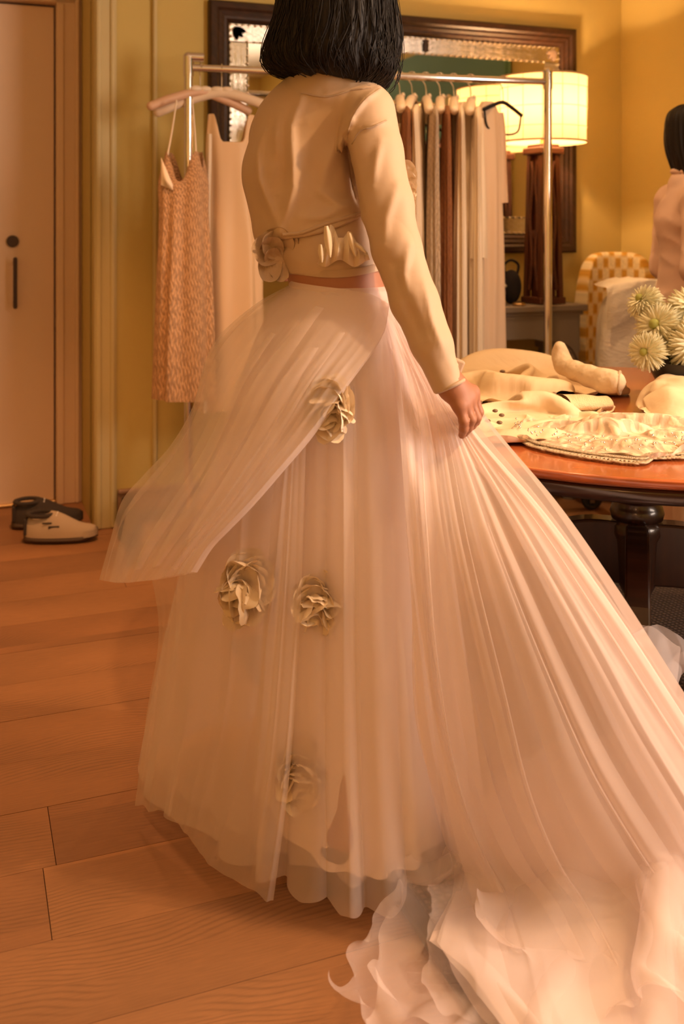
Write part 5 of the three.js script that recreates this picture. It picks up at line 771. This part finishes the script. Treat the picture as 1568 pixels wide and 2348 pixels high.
// ---------------------------------------------------------------- second woman at the right edge
{
  const p0 = at(1580, 520, 3.62), P = thing('person', 'woman in pale pink blazer with dark hair standing beyond the table', 'person', [p0.x, 0, p0.z], 0.0); P.scale.setScalar(0.955);
  // local frame: she faces right (+x) and a little towards the table
  const J = { neck: V3(0.0, 1.40, 0), chest: V3(0.005, 1.26, 0), belly: V3(0.015, 1.06, 0), hip: V3(0.0, 0.92, 0) };
  const shN = V3(-0.005, 1.335, 0.155), elN = V3(-0.035, 1.08, 0.205), wrN = V3(0.13, 0.99, 0.21), shF = V3(-0.005, 1.335, -0.155), elF = V3(-0.02, 1.08, -0.2), wrF = V3(0.14, 1.0, -0.1);
  const legs = [1, -1].map((s) => chain([[V3(0, 0.9, s * 0.08), 0.09], [V3(0.01, 0.5, s * 0.08), 0.055], [V3(-0.01, 0.09, s * 0.08), 0.036], [V3(0.1, 0.035, s * 0.09), 0.03]])).flat();
  const body = union([...chain([[J.neck, 0.06], [J.chest, 0.1], [J.belly, 0.095], [J.hip, 0.11]]), cap(shN, shF, 0.055, 0.055), ...legs, ...chain([[shN, 0.045], [elN, 0.038], [wrN, 0.026]]), ...chain([[shF, 0.045], [elF, 0.038], [wrF, 0.026]]), cap(J.neck, V3(0.015, 1.48, 0), 0.052, 0.05)], 0.03);
  const hc = V3(0.03, 1.575, 0), L = (f, r, u) => V3(hc.x + f, hc.y + u, hc.z + r);
  const head = union([cap(L(-0.015, 0, 0.03), L(0.02, 0, 0.025), 0.088, 0.08), cap(L(0.035, 0, -0.05), L(0.06, 0, -0.09), 0.055, 0.036), cap(L(0.09, 0, 0), L(0.11, 0, -0.03), 0.009, 0.013), cap(L(0.087, -0.02, -0.065), L(0.087, 0.02, -0.065), 0.011, 0.011), cap(L(0, 0.078, 0), L(-0.01, 0.083, -0.02), 0.013, 0.01), cap(L(0, -0.078, 0), L(-0.01, -0.083, -0.02), 0.013, 0.01), cap(V3(0.01, 1.44, 0), L(0, 0, -0.05), 0.05, 0.05)], 0.02);
  const hand = (w, dir) => { const f = [cap(w, w.clone().add(V3(0.05, 0, dir * 0.01)), 0.024, 0.026)]; for (let k = 0; k < 4; k++) { const b = w.clone().add(V3(0.06, 0.022 - k * 0.015, dir * 0.012)), m = b.clone().add(V3(0.032, -0.006, -dir * 0.004)), e = m.clone().add(V3(0.018 + (k === 1 ? 0.005 : 0), -0.014, -dir * 0.016)); f.push(cap(b, m, 0.0088, 0.0082), cap(m, e, 0.0082, 0.007)); } f.push(cap(w.clone().add(V3(0.02, 0.018, dir * 0.012)), w.clone().add(V3(0.06, 0.045, dir * 0.01)), 0.011, 0.008)); return f; };
  const hN = union(hand(wrN, 1), 0.008), hF = union(hand(wrF, -1), 0.008);
  part('body', [nets(body, [-0.25, -0.02, -0.3], [0.25, 1.55, 0.3], 0.014), nets(head, [-0.12, 1.36, -0.13], [0.2, 1.72, 0.13], 0.006), nets(hN, [0.08, 0.9, 0.15], [0.3, 1.08, 0.27], 0.004), nets(hF, [0.09, 0.9, -0.16], [0.31, 1.09, -0.04], 0.004)], M.skin2, P);
  const bz = union([...chain([[V3(0, 1.385, 0), 0.075], [V3(0, 1.26, 0), 0.118], [V3(0.012, 1.08, 0), 0.112], [V3(0.0, 0.9, 0), 0.135], [V3(0, 0.82, 0), 0.14]]), cap(shN, shF, 0.062, 0.062), ...chain([[V3(-0.01, 1.33, 0.16), 0.066], [elN, 0.058], [V3(0.09, 1.01, 0.21), 0.046]]), ...chain([[V3(-0.01, 1.33, -0.16), 0.066], [elF, 0.058], [V3(0.1, 1.01, -0.13), 0.046]])], 0.025);
  part('blazer', nets((x, y, z) => smax(bz(x, y, z) - 0.006 * ridge(x * 12 + y * 4, y * 11, z * 9), 0.79 - y, 0.01), [-0.28, 0.77, -0.33], [0.26, 1.48, 0.33], 0.009), std({ color: lin(0.66, 0.46, 0.36), roughness: 0.8 }), P, 'pale pink blazer');
  part('blazer_collar', tube([V3(0.07, 1.36, 0.06), V3(0.0, 1.43, 0.07), V3(-0.06, 1.445, 0.0), V3(0.0, 1.43, -0.07), V3(0.07, 1.36, -0.06)], 0.011, 40, 10), std({ color: lin(0.68, 0.48, 0.38), roughness: 0.8 }), P);
  part('trousers', nets(union([1, -1].map((s) => chain([[V3(0, 0.88, s * 0.07), 0.105], [V3(0.01, 0.5, s * 0.085), 0.085], [V3(-0.005, 0.08, s * 0.085), 0.085]])).flat(), 0.03), [-0.2, 0.0, -0.24], [0.22, 1.0, 0.24], 0.014), std({ color: lin(0.62, 0.42, 0.3), roughness: 0.85 }), P);
  part('hair', (() => { const rows = [[1.70, 0.004, 0.004], [1.695, 0.045, 0.04], [1.665, 0.085, 0.075], [1.6, 0.098, 0.09], [1.53, 0.094, 0.092], [1.47, 0.076, 0.086], [1.43, 0.06, 0.075]], cv = new THREE.CatmullRomCurve3(rows.map(([y, w, d]) => V3(w, y, d)), false, 'centripetal'); return sheet(160, 60, (u, v) => { const a = u * Math.PI * 2, q = cv.getPoint(v), k = 0.007 * ridge(Math.cos(a) * 8, v * 2, Math.sin(a) * 8), face = smooth(0.5, 0.9, Math.cos(a)) * smooth(0.3, 0.45, v); return V3(0.012 + Math.cos(a) * (q.x + k - 0.05 * face), q.y, Math.sin(a) * (q.z + k)); }, { closed: true }); })(), M.hair2, P, 'dark hair tucked at the nape');
}
renderer.render(scene, camera);
